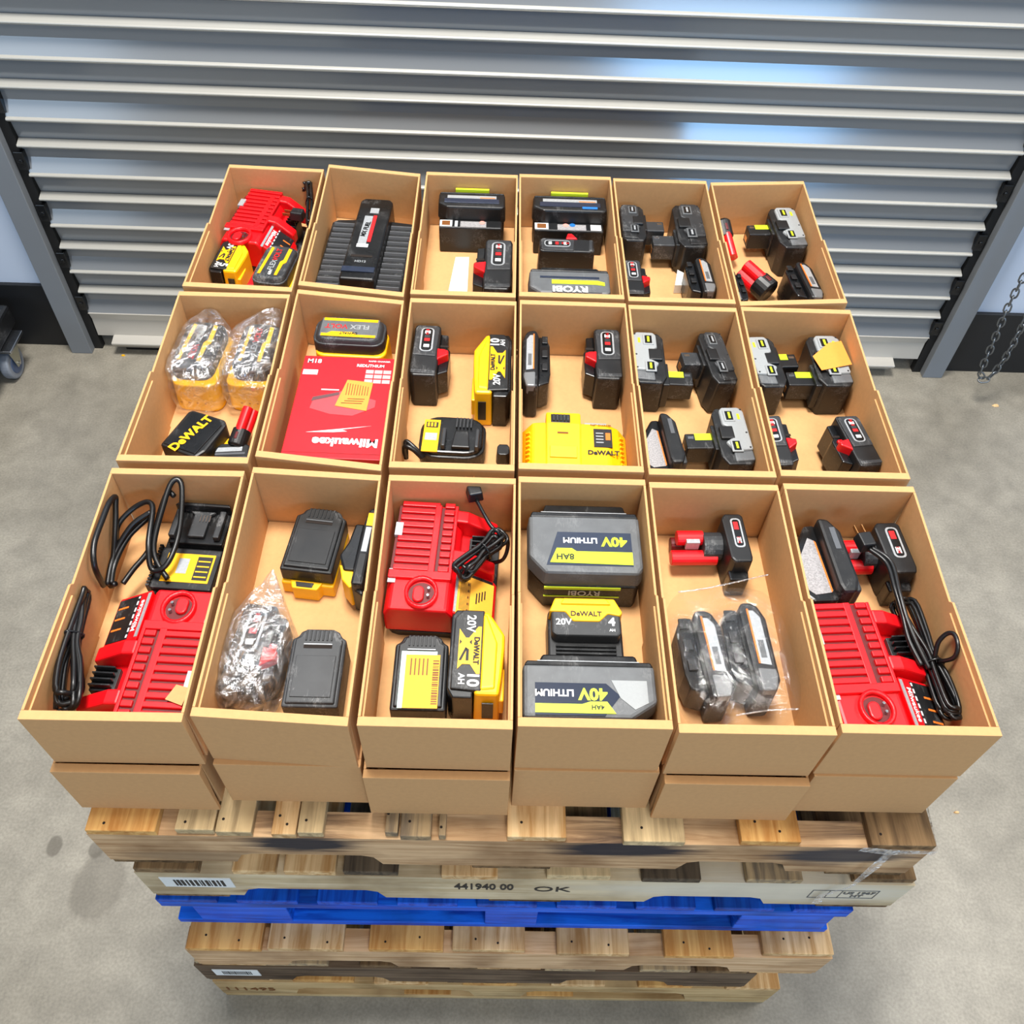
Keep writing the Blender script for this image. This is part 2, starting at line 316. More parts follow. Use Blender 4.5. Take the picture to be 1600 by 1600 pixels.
def pallet(name, label, ztop, xc, yf, W, boards, notches, m_str, mats, base_boards=None, rz=0, nails=False, h=.145):
    r = tag(empty(name, (xc, yf, ztop-h), (0, 0, rz)), label, 'pallet', 'pallets in the stack')
    x0 = -W/2
    zb, zt = .018, h-.017
    pts = [(x0, zb)]
    for (a, b, d) in notches: pts += [(a-xc, zb), (a-xc+.012, zb+d*.8), (a-xc+.03, zb+d), (b-xc-.03, zb+d), (b-xc-.012, zb+d*.8), (b-xc, zb)]
    pts += [(W/2, zb), (W/2, zt), (x0, zt)]
    for i, y in enumerate((.0, DEP/2-.019, DEP-.038)):
        m = MB(); 
        # outline split into columns so that the notched face stays flat
        xs = sorted(set([p[0] for p in pts])); low = {}
        for a, b in zip(pts, pts[1:]):
            low.setdefault(a[0], a[1]) if a[1] < zt-.001 else None
        keys = sorted(low)
        for a, b in zip(keys, keys[1:]):
            m.add([(a, y, low[a]), (b, y, low[b]), (b, y, zt), (a, y, zt), (a, y+.038, low[a]), (b, y+.038, low[b]), (b, y+.038, zt), (a, y+.038, zt)], [(0, 1, 2, 3), (7, 6, 5, 4), (0, 4, 5, 1), (3, 2, 6, 7)]+([(0, 3, 7, 4)] if a == keys[0] else [])+([(1, 5, 6, 2)] if b == keys[-1] else []))
        so = put('stringer', m.mesh('stringer', m_str if i == 0 else W_PALEX), r)
        so.data.materials[0] = m_str if i == 0 else W_PALEX
    for j, (a, b) in enumerate(boards):
        m = mats[j % len(mats)] if isinstance(mats, list) else mats
        off = random.uniform(-.003, .004)
        bo = MB().box(a-xc, b-xc, off, DEP-.005, h-.017, h).build('deck_board', m, r, .0015)
        if nails:
            for q in range(random.choice((1, 2, 2)) if b-a > .03 else 1): put('nail', NAIL, bo, (a-xc+(b-a)*(random.uniform(.15, .4)+.42*q), off+random.uniform(.010, .030), h-.0006))
    for (a, b) in (base_boards or [(-W/2+xc, -W/2+.12+xc), (xc-.06, xc+.06), (W/2-.12+xc, W/2+xc)]):
        MB().box(a-xc, b-xc, .002, DEP-.005, 0, .018).build('base_board', W_WEATH if not isinstance(mats, list) else mats[-1], r, .0015)
    return r
X1 = lambda p: -.601+(p-130)*.9065e-3
X2 = lambda p: -.575+(p-205)*.985e-3
X3 = lambda p: -.577+(p-243)*1.062e-3
X4 = lambda p: -.559+(p-285)*1.1255e-3
X5 = lambda p: -.579+(p-300)*1.204e-3
X6 = lambda p: -.578+(p-352)*1.369e-3
W_OR = wood('orange_tinged_board', (190, 130, 66), (226, 176, 106), 'y')
W_CRK = wood('cracked_pale_board', (170, 146, 108), (224, 196, 148), 'y')
P1 = pallet('wooden_pallet', 'topmost wooden pallet with black smudges along its front, right under the boxes', Z0, .005, -.042, 1.212,
    [(X1(a), X1(b)) for a, b in ((133, 241), (270, 330), (333, 389), (420, 458), (460, 500), (596, 616), (620, 668), (680, 691), (787, 880), (970, 1067), (1156, 1251), (1362, 1465))],
    [(X1(340), X1(583), .038), (X1(1075), X1(1262), .038)], W_P1, [W_OR, W_CRK, W_CRK, W_PALE, W_CRK, W_WEATH, W_WEATH, W_WEATH, W_PALE, W_CRK, W_OR, W_BROWN], nails=True)
P2 = pallet('wooden_pallet', 'pale wooden pallet stencilled with a number and OK, second from the top', Z0-.145, .032, -.050, 1.213,
    [(X2(a), X2(b)) for a, b in ((208, 308), (360, 427), (440, 520), (532, 617), (685, 773), (850, 950), (1000, 1092), (1165, 1253), (1335, 1434))],
    [(X2(355), X2(590), .038), (X2(1020), X2(1222), .034)], W_P2, [W_BROWN, W_PALE, W_PALE, W_GREYD, W_PALE, W_CRK, W_GREYD, W_WEATH, W_BROWN])
lb = put('barcode_label', MB().box(X2(238)-.032, X2(350)-.032, -.0012, .001, .062, .108).mesh('barcode_label', PAPER, 0), P2)
b = MB(); x = X2(258)-.032
while x < X2(338)-.032:
    t = random.choice((.0015, .003, .0045)); b.box(x, x+t, -.0018, -.0008, .070, .098); x += t+random.choice((.0018, .003))
b.build('barcode', INK, lb)
text(P2, '441940 00', .040, INK, (X2(752)-.032, -.0008, .085), rot=(PI/2, 0, 0), sx=.55)
text(P2, 'OK', .034, INK, (X2(862)-.032, -.0008, .078), rot=(PI/2, 0, 0), sx=1.2, bold=.0)
b = MB(); xa, xb = X2(1283)-.032, X2(1392)-.032; za, zb_ = .058, .096
for (p, q, r_, s_) in ((xa, xb, za, za+.0012), (xa, xb, zb_, zb_+.0012), (xa, xa+.0012, za, zb_), (xa+.028, xa+.029, za, zb_), (xa+.048, xa+.049, za, zb_), (xb-.0012, xb, za, zb_)): b.box(p, q, -.0008, .0005, r_, s_)
b.build('stamp_frame', MGREY, P2)
text(P2, 'US 1967', .015, MGREY, (xb-.030, -.0008, .084), rot=(PI/2, 0, 0)); text(P2, 'HT', .015, MGREY, (xb-.030, -.0008, .069), rot=(PI/2, 0, 0))
# blue block pallet
P3 = tag(empty('wooden_pallet', (.003, -.054, Z0-.435)), 'bright blue painted block pallet, third from the top', 'pallet', 'pallets in the stack')
for y in (0, DEP/2-.05, DEP-.1):
    MB().box(-.58, .58, y, y+.10, .105, .128).build('stringer_board', W_BLUE, P3, .002)
    MB().box(-.575, .575, y+.002, y+.10, 0, .020).build('base_board', W_BLUE, P3, .002)
    for a, b_ in ((X3(290), X3(438)), (X3(755), X3(840)), (X3(1168), X3(1318))): MB().box(a-.003, b_-.003, y+.001, y+.098, .020, .105).build('block', W_BLUE, P3, .002)
for i in range(9):
    a = -.58+i*1.06/8; MB().box(a, a+.10, 0, DEP-.005, .128, .145).build('deck_board', W_BLUEY, P3, .0015)
P4 = pallet('wooden_pallet', 'pale pinkish wooden pallet with neat board ends, just under the blue one', Z0-.435, .015, -.092, 1.149,
    [(X4(a), X4(b)) for a, b in ((290, 405), (415, 532), (572, 688), (702, 816), (866, 980), (1036, 1145), (1192, 1304))],
    [(X4(430), X4(612), .040), (X4(985), X4(1163), .040)], W_PALEX, [W_OR, W_PALE, W_OR, W_PALE, W_PALE, W_OR, W_PALE], nails=True)
P5 = pallet('wooden_pallet', 'dark brown weathered pallet with a small white label, second from the floor', Z0-.58, -.045, -.088, 1.07,
    [(X5(a), X5(b)) for a, b in ((302, 395), (410, 510), (560, 640), (700, 780), (850, 930), (1000, 1080), (1090, 1170))],
    [(X5(440), X5(600), .036), (X5(880), X5(1060), .036)], W_P5, [W_WEATH, W_WEATH, W_BROWN, W_BROWN])
lb = put('barcode_label', MB().box(X5(322)+.045, X5(394)+.045, -.0012, .001, .055, .100).mesh('barcode_label', PAPER), P5)
b = MB(); x = X5(336)+.045
while x < X5(382)+.045:
    t = random.choice((.0015, .003)); b.box(x, x+t, -.0018, -.0008, .065, .090); x += t+.002
b.build('barcode', INK, lb)
P6 = pallet('wooden_pallet', 'bottom wooden pallet standing on the concrete floor', Z0-.725, -.003, -.086, 1.15,
    [(X6(a), X6(b)) for a, b in ((354, 440), (470, 560), (590, 670), (720, 800), (850, 930), (980, 1060), (1110, 1190))],
    [(X6(463), X6(738), .06), (X6(808), X6(1065), .06)], W_P6, [W_PALE, W_OR], base_boards=[(-.578, -.46), (-.2, -.1), (.06, .16), (.45, .572)])
MB().box(-.573, .573, -.001, .09, 0, .0175).build('base_board', W_P6, P6, .0015)
text(P6, '111495', .036, BROWNINK, (X6(398)+.003, -.0008, .062), rot=(PI/2, 0, 0), bold=0)
# torn stretch film on the right corner of the top pallet
b = MB()
def strip(pts, wv):
    vs = []; 
    for i, p in enumerate(pts):
        q = Vector(p); o_ = Vector(wv)*(1+.4*math.sin(i*2.1)); vs += [q-o_, q+o_]
    b.add(vs, [(2*i, 2*i+1, 2*i+3, 2*i+2) for i in range(len(pts)-1)])
strip([(.50, -.0485, Z0-.004), (.55, -.049, Z0-.014), (.60, -.0495, Z0-.010), (.618, -.044, Z0-.03), (.622, .02, Z0-.035), (.622, .15, Z0-.03)], (.002, 0, .008))
strip([(.545, -.049, Z0-.01), (.54, -.053, Z0-.07), (.527, -.060, Z0-.14), (.50, -.0565, Z0-.20), (.505, -.0565, Z0-.245)], (.006, 0, .001))
tag(b.build('stretch_film', film('wrap_film', .5, .2, 60)), 'torn clear stretch film clinging to the top pallet right corner', 'film')

# ---------------------------------------------------------------- cardboard boxes
BH = .1266; BL = .408; ZF = Z0+BH+.004
def box_meshes(W, k=0):
    t = .0035; hw = W/2-.001
    bot = MB().box(-hw+t, hw-t, .008, BL-.008, 0, .004).mesh('bottom_panel', CARD)
    fr = MB().poly([(0, 0), (.006, 0), (.006, .02), (.0125, BH-.003), (.0125, BH), (0, BH)], -hw, hw, 'x').mesh('front_panel', CARD, .0008)
    bk = MB().poly([(BL, 0), (BL-.006, 0), (BL-.006, .02), (BL-.0115, BH-.003), (BL-.0115, BH), (BL, BH)], -hw, hw, 'x').mesh('back_panel', CARD, .0008)
    def sd(s):
        y0, y1, ym = .0128, BL-.0118, BL*.47
        pts = [(y0, 0), (y1, 0), (y1, BH), (y1-.02, BH-.001), (ym+.012, BH-.0075), (ym+.006, BH-.001), (y0, BH-.0005)]
        a, b_ = (-hw, -hw+t) if s < 0 else (hw-t, hw)
        return MB().poly(pts, a, b_, 'x').mesh('side_panel', CARD, .0005)
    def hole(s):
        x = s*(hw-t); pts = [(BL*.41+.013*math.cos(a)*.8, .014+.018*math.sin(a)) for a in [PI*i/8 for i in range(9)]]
        return MB().poly(pts, x-.0006, x+.0006, 'x').mesh('tab_hole_shade', HOLE)  # dark half-disc paints the shade inside the locking hole
    fl = lambda s: MB().box(s*(hw-t-.0012)-.0012, s*(hw-t-.0012)+.0012, .0135, BL*.46, .004, BH-.012).mesh('inner_flap', CARD)
    out = (bot, fr, bk, sd(-1), sd(1), hole(-1), hole(1), fl(-1), fl(1))
    for me in out:                                 # some boxes are racked out of square
        for v in me.vertices: v.co.y += k*v.co.x
    return out
_BX = {}
BOXES = []
def find_box(p):
    for M_, W in BOXES:
        q = M_.inverted() @ Vector((p[0], p[1], 0))
        if abs(q.x) < W/2 and 0 < q.y < BL: return M_, W
    return min(BOXES, key=lambda b: ((b[0] @ Vector((0, BL/2, 0))).xy-Vector((p[0], p[1]))).length)
def inside(p, box, m):                           # keep a point clear of the board of a box
    M_, W = box; q = M_.inverted() @ Vector(p)
    if q.z > BH+.002: return Vector(p)
    q.x = max(-(W/2-.0068-m), min(W/2-.0068-m, q.x)); q.y = max(.0130+m, min(BL-.0122-m, q.y)); q.z = max(.0042+m, q.z); return M_ @ q
def tree(o):
    r = [o]
    for c in o.children: r += tree(c)
    return r
def settle(o):                                   # slide a thing until it lies clear of the walls of its box
    bpy.context.view_layer.update()
    P = [m.matrix_world @ v.co for m in tree(o) if m.type == 'MESH' for v in m.data.vertices]
    c = sum(P, Vector())/len(P); M_, W = find_box(c); I = M_.inverted(); Q = [I @ p for p in P]
    lo = [min(q[i] for q in Q) for i in range(3)]; hi = [max(q[i] for q in Q) for i in range(3)]; d = Vector((0, 0, 0))
    for i, (a, b) in enumerate(((-(W/2-.0070), W/2-.0070), (.0135, BL-.0126))):
        if hi[i]-lo[i] > b-a: d[i] = (a+b)/2-(lo[i]+hi[i])/2
        elif lo[i] < a: d[i] = a-lo[i]
        elif hi[i] > b: d[i] = b-hi[i]
    if lo[2] < .0042: d.z = .0042-lo[2]
    o.location = o.location + (M_.to_3x3() @ d)
def cardbox(label, x, y, z, W=.1985, rz=0, group='cardboard bin boxes', inner=True, k=0):
    if (W, k) not in _BX: _BX[(W, k)] = box_meshes(W, k)
    M_ = _BX[(W, k)]
    r = tag(empty('cardboard_box', (x, y, z), (0, 0, math.radians(rz))), label, 'box', group)
    if inner: BOXES.append((Matrix.Translation((x, y, z)) @ Matrix.Rotation(math.radians(rz), 4, 'Z') @ Matrix(((1, 0, 0, 0), (k, 1, 0, 0), (0, 0, 1, 0), (0, 0, 0, 1))), W))
    for nm, me in zip(('bottom_panel', 'front_panel', 'back_panel', 'side_panel', 'side_panel'), M_[:5]): put(nm, me, r)
    if inner:
        for me in M_[5:7]: put('tab_hole_shade', me, r)
        for me in M_[7:]: put('inner_flap', me, r)
    return r
XC = [-.509, -.305, -.1015, .0965, .298, .504]
rows = {'front': .0035, 'middle': .4265, 'back': .846}
hold = {'front': ['a black and a red charger', 'bagged and face-down black batteries', 'red charger above a yellow battery', 'two large grey and lime batteries', 'stick battery and a zip bag', 'red charger and long coiled cord'],
 'middle': ['two bagged yellow batteries', 'red retail carton', 'yellow battery and small rounded black charger', 'large yellow charger', 'grey stem batteries and speckled-label pack', 'orange-stickered grey battery'],
 'back': ['red charger and two yellow batteries', 'wide ribbed black battery pack', 'white paper slip and two batteries', 'three batteries, the nearest lime-striped', 'two dark stem batteries', 'small red packs and lime-trimmed battery']}
rot = {'front': [0.2, -.2, -.3, 0, .2, 0], 'middle': [.2, -.2, -.2, -.2, .2, 0], 'back': [-.3, -.2, -.4, 0, .3, .1]}
racked = {('front', 1): -.045, ('middle', 1): -.115, ('back', 1): -.125, ('back', 0): -.03, ('back', 5): .085}
wd = [.200, .196, .1935, .1945, .199, .203]
for r, y in rows.items():
    for i in range(6):
        cardbox('%s-row kraft box holding %s' % (r, hold[r][i]), XC[i], y+(.004 if i % 2 else 0), Z0+BH, wd[i], rot[r][i], k=racked.get((r, i), 0))
words = ['leftmost', 'second from left', 'third from left', 'third from right', 'second from right', 'rightmost']
lowx = [-.513, -.303, -.103, .098, .299, .503]
for i in range(6):
    cardbox('lower-layer kraft box, %s, its front standing on the top pallet' % words[i], lowx[i], -.0105 if i in (0, 2, 4) else .004, Z0, .1975, 0, inner=False)
for y in (.4265, .847):
    for i in range(6):
        cardbox('lower-layer kraft box hidden beneath the middle and back rows', lowx[i], y, Z0, .1975, 0, 'hidden lower boxes', inner=False)

# ---------------------------------------------------------------- things in the boxes
class Item:
    """a thing lying in a box: its axis runs from the near end to the far end of its top face"""
    def __init__(s, name, label, cat, H, q, group=None, W=None, L=None, rz=None, base=0, tilt=(0, 0)):
        pts = [at(p[0], p[1], ZF+base+H) for p in q]; nl, nr, fl, fr = pts
        A = (nl+nr)/2; B = (fl+fr)/2; s.L = L or (B-A).length; s.W = W or ((nr-nl).length+(fr-fl).length)/2; s.H = H
        c = (A+B)/2; a = math.atan2(-(B-A).x, (B-A).y) if rz is None else math.radians(rz)
        s.o = tag(empty(name, (c.x, c.y, ZF+base), (math.radians(tilt[0]), math.radians(tilt[1]), a)), label, cat, group)
    def part(s, name, mb, m, bev=.0012, smooth=False, label=None, parent=None): return mb.build(name, m, parent or s.o, bev, smooth, label)
    def plate(s, name, m, x0, x1, y0, y1, z=None, t=.0005, parent=None, label=None): return plate(parent or s.o, name, m, x0*s.W, x1*s.W, y0*s.L, y1*s.L, s.H if z is None else z, t, label)
    def poly(s, name, m, pts, z0, z1, bev=0, inset=0, parent=None, label=None): return MB().poly([(u*s.W, v*s.L) for u, v in pts], z0, z1, inset=inset).build(name, m, parent or s.o, bev, label=label)
    def text(s, body, size, m, x, y, rz=0, z=None, sx=1, bold=.02): return text(s.o, body, size, m, (x*s.W, y*s.L, (s.H if z is None else z)+.0006), math.radians(rz), sx=sx, bold=bold)
MC = 'Milwaukee'
def red_charger(label, q, W=.158, L=.205, rz=None, H=.078, pts=None, sticker=False):
    t = Item('battery_charger', label, 'charger', H, q, 'red chargers', W, L, rz); o = t.o; hw = W/2; hl = L/2
    t.part('base', MB().poly(rect(0, 0, W, L, .12), 0, .012), BLACK)
    body = t.part('housing', MB().poly([(-hw, .0125), (-hw, H*.70), (-hw+.008, H-.006), (.012, H-.006), (.022, H*.72), (.022, .0125)], -hl, hl, 'y'), RED, .004)
    t.part('label_slope', MB().poly([(.020, .0125), (.020, H-.008), (hw-.004, H*.50), (hw, H*.40), (hw, .0125)], -hl, -hl*.18, 'y'), RED, .003)
    t.part('rail_bay', MB().poly([(.020, .0125), (.020, H*.60), (hw*.66, H*.50), (hw*.70, .0125)], -hl*.17, hl*.96, 'y'), RED, .003)
    for y in (-.002, .072):
        t.part('rail', MB().poly([(.012, H*.55), (.012, H+.002), (.030, H), (hw-.004, H*.66), (hw-.004, H*.38), (.03, H*.45)], y-.011, y+.011, 'y'), RED, .003)
    tb = t.part('terminal_block', MB().box(.034, hw*.86, .018, .052, .0125, H*.66), BLACK, .001)
    for k in range(4): t.part('terminal_fin', MB().box(.038, hw*.84, .0205+k*.0088, .0225+k*.0088, H*.66, H*.80), BLACK2, 0, parent=tb)
    g = t.part('vent_grille', MB().box(-hw+.003, .012, -.032, hl-.004, H-.0062, H-.0052), DRED, 0)  # dark red backing paints the shade between the ribs
    rib = MB().box(-.0295, .0295, -.0050, .0050, -.004, .0045, .001, .001).mesh('vent_rib', RED, .001)
    srib = MB().box(-.008, .008, -.0048, .0048, -.004, .0045, .0005, .0005).mesh('vent_rib', RED, .001)
    for k in range(10):
        y = -.026+k*.0132
        put('vent_rib', rib, g, (-hw+.036, y, H-.005)); put('vent_rib', srib, g, (.001, y, H-.005))
    t.part('vent_spine', MB().box(-hw+.058, -hw+.0675, -.034, hl-.003, H-.007, H+.0001).box(.009, .014, -.034, hl-.003, H-.007, H-.0002).box(-hw+.002, .014, -.045, -.0315, H-.007, H+.0001), RED, .001)
    cx, cy = -.026, -.068
    rg = MB(); n = 24; vs = []
    for r_, zz in ((1, H-.0065), (1, H+.0015), (.80, H+.0015), (.80, H-.005)): vs += [(cx+.024*r_*math.cos(2*PI*i/n), cy+.027*r_*math.sin(2*PI*i/n), zz) for i in range(n)]
    rg.add(vs, [(j*n+i, j*n+(i+1) % n, (j+1)*n+(i+1) % n, (j+1)*n+i) for j in range(3) for i in range(n)])
    so = t.part('socket_rim', rg, RED, 0, True)
    t.part('socket_well', MB().cyl((cx, cy, H-.006), .0185, .001, n=24), DRED, 0)  # dark red disc paints the shade down in the socket
    t.part('socket_post', MB().poly(rect(cx-.004, cy-.003, .016, .026, .45), H-.006, H+.0005), RED, .002)
    for k in (-1, 1): t.part('socket_pin', MB().cyl((cx+.010, cy+k*.006, H-.006), .0022, .008, n=8), STEEL, 0)
    for y in (.030, -.052): t.part('silver_sticker', MB().box(-hw+.002, -hw+.013, y, y+.024, H-.0055, H+.0006 if y > 0 else H-.004), SILV, 0)
    # label panel on the slope
    a = math.atan2(H-.008-H*.50, hw-.004-.020); ln = math.hypot(H-.008-H*.5, hw-.024)
    pn = empty('label_panel', (.020, -hl*.59, H-.008), (0, a, 0)); pn.parent = o
    P = lambda nm, m, x0, x1, y0, y1, tt=.0006: plate(pn, nm, m, x0*ln, x1*ln, y0, y1, 0, tt)
    e = P('panel_sheet', BLACK, .32, .97, -.036, .036, .0008); P('silver_bar', SILV, .02, .10, -.036, .036, .0008)
    P('icon_strip', WHITE, .33, .37, -.034, .034, .0014)
    for k in range(3): P('orange_line', ORPRINT, .62, .92, -.022+.018*k, -.019+.018*k, .0014)
    for k in range(6): P('icon', INK, .325, .375, -.030+k*.011, -.026+k*.011, .0018)
    if sticker:
        st = P('amber_sticker', AMBER, .08, 1.0, -.040, .030, .0018)
        for k in range(9): plate(st, 'print_line', BROWNINK, (.14+k*.03)*ln, (.152+k*.03)*ln, -.030, .020, .0018)
        for k in range(4): plate(st, 'print_line', INK, (.55+k*.07)*ln, (.58+k*.07)*ln, -.012+.004*k, .006+.003*k, .0018)
    tx = text(pn, MC, .012, WHITE, (.21*ln, 0, .001), -PI/2, bold=.01)
    return t.o
CHG_FL = red_charger('red charger at the front left corner, rails to the left, cord bundle beside it', [(112, 1103), (285, 1103), (180, 925), (325, 938)], rz=178, L=.200)
CHG_F3 = red_charger('red charger in the third front box, overlaid by an amber sticker and a tangled cord', [(610, 925), (770, 940), (622, 775), (745, 770)], rz=-2.5, L=.190, sticker=True)
CHG_FR = red_charger('red charger at the front right corner, long coiled cord on its right', [(1312, 1132), (1488, 1134), (1278, 945), (1410, 942)], rz=4, L=.200, W=.165)
CHG_B1 = red_charger('red charger in the back left box, turned slightly clockwise', [(335, 362), (470, 385), (348, 268), (455, 275)], rz=-9, L=.160, W=.136)

def side_battery(label, q, s=1, H=.076, W=None, L=None, rz=None, group='black and red batteries', badge=(.30, .92), latch=0, tilt=(0, 0), base=0, end='near'):
    """slide pack lying on its side: badge face up, rails and latch on the s side"""
    t = Item('power_tool_battery', label, 'battery', H, q, group, W, L, rz, base, tilt); X = s
    f = 1 if end == 'near' else -1
    P = lambda pts: [(X*u, f*v) for u, v in pts]
    t.poly('body', BLACK, P([(-.5, -.42), (-.42, -.5), (.22, -.5), (.24, -.30), (.24, .46), (.18, .5), (-.46, .5), (-.5, .44)]), 0, H*.97, .003, .03)
    t.poly('top_cap', DGREY, P([(-.46, -.12), (.16, -.14), (.20, .42), (.12, .46), (-.40, .46), (-.46, .40)]), H*.97-.001, H, .0012, .02)
    t.poly('rail', BLACK2, P([(.23, -.36), (.50, -.30), (.52, .10), (.44, .14), (.44, .40), (.23, .42)]), H*.14, H*.80, .002)
    t.poly('rail_groove', HOLE, P([(.24, .15), (.46, .15), (.46, .19), (.24, .19)]), H*.80, H*.80+.001)
    t.poly('latch', RED, P([(.18, .02+latch), (.50, -.02+latch), (.50, -.10+latch), (.20, -.20+latch)]), H*.5, H*1.005, .002, .04)
    t.poly('latch_button', RED, P([(.24, .10+latch), (.40, .09+latch), (.40, .03+latch), (.24, .04+latch)]), H*.5, H*.86, .002)
    y0, y1 = -.06*f, .40*f; a, b_ = X*-.30, X*.06; lo, hi = min(y0, y1), max(y0, y1); cxx = (a+b_)/2; cyy = (lo+hi)/2; ww = abs(b_-a)
    e = t.part('badge_frame', MB().poly([(u, v) for u, v in rect(cxx*t.W, cyy*t.L, ww*t.W, (hi-lo)*t.L, .35)], H-.0005, H+.0010), SILV, 0)
    t.part('badge_face', MB().poly(rect(cxx*t.W, cyy*t.L, ww*t.W*.74, (hi-lo)*t.L*.93, .35), H, H+.0014), BLACK2, 0, parent=e)
    for k, m in ((.80, WHITE), (.48, REDPRINT), (.22, WHITE), (.62, DGREY)):
        yy = lo+(hi-lo)*k; t.plate('badge_print', m, cxx-ww*.20, cxx+ww*.22, yy-.028, yy+.028, H+.0014, .0004, parent=e)
    t.text('M18', .0085, REDPRINT, cxx, lo+(hi-lo)*.80, 90*X, H+.0016, bold=.01)
    t.poly('end_ridge', DGREY, P([(-.46, -.44), (.18, -.46), (.18, -.40), (-.46, -.38)]), H*.96, H*.985, .001)
    return t
side_battery('black battery with red latch to its right, in the third middle-row box', [(640, 600), (690, 600), (645, 490), (692, 490)], 1, W=.066, L=.138, rz=-1)
side_battery('black battery with red latch to its left, far right in the yellow charger box', [(925, 605), (980, 605), (918, 497), (975, 497)], -1, W=.066, L=.138, rz=-1)
side_battery('slim worn battery with red latch, lower left of the orange-stickered battery box', [(1210, 725), (1252, 725), (1198, 650), (1235, 650)], 1, W=.052, L=.116, rz=2, tilt=(0, -6))
side_battery('tilted battery with two red tabs, lower right of the orange-stickered battery box', [(1325, 725), (1378, 725), (1300, 655), (1345, 650)], -1, W=.060, L=.118, rz=9, tilt=(0, 4))
side_battery('worn grey battery with a red latch beside the white paper slip', [(738, 455), (802, 455), (742, 368), (804, 368)], -1, W=.076, L=.165, H=.078, rz=-1)
side_battery('black badge-up battery lying crosswise in the fourth back box', [(848, 400), (925, 400), (850, 357), (920, 357)], -1, W=.060, L=.115, rz=-90, H=.070, end='far')
side_battery('small scuffed battery at the near left of the dark stem battery box', [(980, 458), (1016, 458), (975, 405), (1010, 405)], 1, W=.052, L=.11, rz=1, H=.070)
BGB = side_battery('battery with red latch sealed in a crumpled clear bag', [(332, 1085), (408, 1092), (350, 935), (412, 935)], 1, W=.067, L=.142, rz=-6, H=.074)

def yellow_battery(label, q, s=1, H=.078, W=None, L=None, rz=None, tilt=(0, 0), cap='10'):
    """large pack on its side: black graphic face on the -s side, yellow shell on the s side"""
    t = Item('power_tool_battery', label, 'battery', H, q, 'yellow and black batteries', W, L, rz, 0, tilt); X = s
    P = lambda pts: [(X*u, v) for u, v in pts]
    t.poly('rail_body', BLACK2, P([(-.5, -.40), (-.40, -.5), (-.05, -.5), (-.05, .5), (-.42, .5), (-.5, .42)]), 0, H*.94, .002)
    t.poly('face_frame', BLACK, P([(-.44, -.42), (.10, -.44), (.10, .48), (-.30, .48), (-.44, .38)]), H*.9, H, .002)
    t.poly('shell', YEL, P([(-.04, -.5), (.42, -.5), (.46, -.30), (.50, .05), (.50, .22), (.18, .5), (-.04, .5)]), 0, H*.985, .004, .06)
    t.poly('shell_step', YEL, P([(.08, -.44), (.34, -.42), (.36, .10), (.14, .44), (.08, .44)]), H*.97, H*1.02, .002, .06)
    t.poly('latch', YEL, P([(.30, -.46), (.50, -.46), (.50, -.10), (.38, -.08)]), H*.25, H*.72, .002)
    Q = lambda pts: [(X*u, X*v) for u, v in pts]
    t.poly('yellow_cross', YEL, Q([(-.34, .25), (-.22, .145), (-.16, .145), (.0, .28), (.06, .28), (.06, -.26), (.0, -.26), (-.12, -.155), (-.26, -.155), (-.34, -.21)]), H, H+.0010)
    for pts in ([(-.325, .125), (-.325, .065), (-.285, .095)], [(-.105, .125), (-.105, .065), (-.15, .095)], [(-.325, -.115), (-.215, .035), (-.19, .01), (-.28, -.115)], [(-.215, .035), (-.15, .01), (-.15, -.115), (-.20, -.115), (-.20, .0)]): t.poly('black_mark', INK, Q(pts), H+.0010, H+.0015)
    tr = -90 if X > 0 else 90
    up = .32 if X > 0 else -.28; dn = -.32 if X > 0 else .33
    t.text('20V', .017, WHITE, X*-.14, up*.98, tr, H+.0002); t.text(cap, .022, WHITE, X*-.06, dn, tr, H+.0002, bold=.03); t.text('AH', .012, WHITE, X*-.26, dn, tr, H+.0002)
    t.text('DeWALT', .0105, INK, X*-.02, 0, tr, H+.0012, bold=.04)
    t.part('end_vent', MB().box(min(X*.12, X*.32)*t.W, max(X*.12, X*.32)*t.W, -t.L/2-.0006, -t.L/2+.001, H*.2, H*.75), BLACK, 0)
    return t
yellow_battery('yellow and black battery at the near right of the third front box', [(705, 1095), (792, 1105), (712, 942), (775, 940)], 1, W=.076, L=.136, rz=-1)
yellow_battery('yellow and black battery against the right wall of the third middle-row box', [(738, 645), (805, 650), (738, 492), (802, 495)], -1, W=.068, L=.160, rz=-.5)
yellow_battery('small yellow battery at the near left of the back left box', [(294, 432), (364, 435), (320, 365), (360, 362)], 1, W=.062, L=.102, rz=-6, H=.070, cap='5')

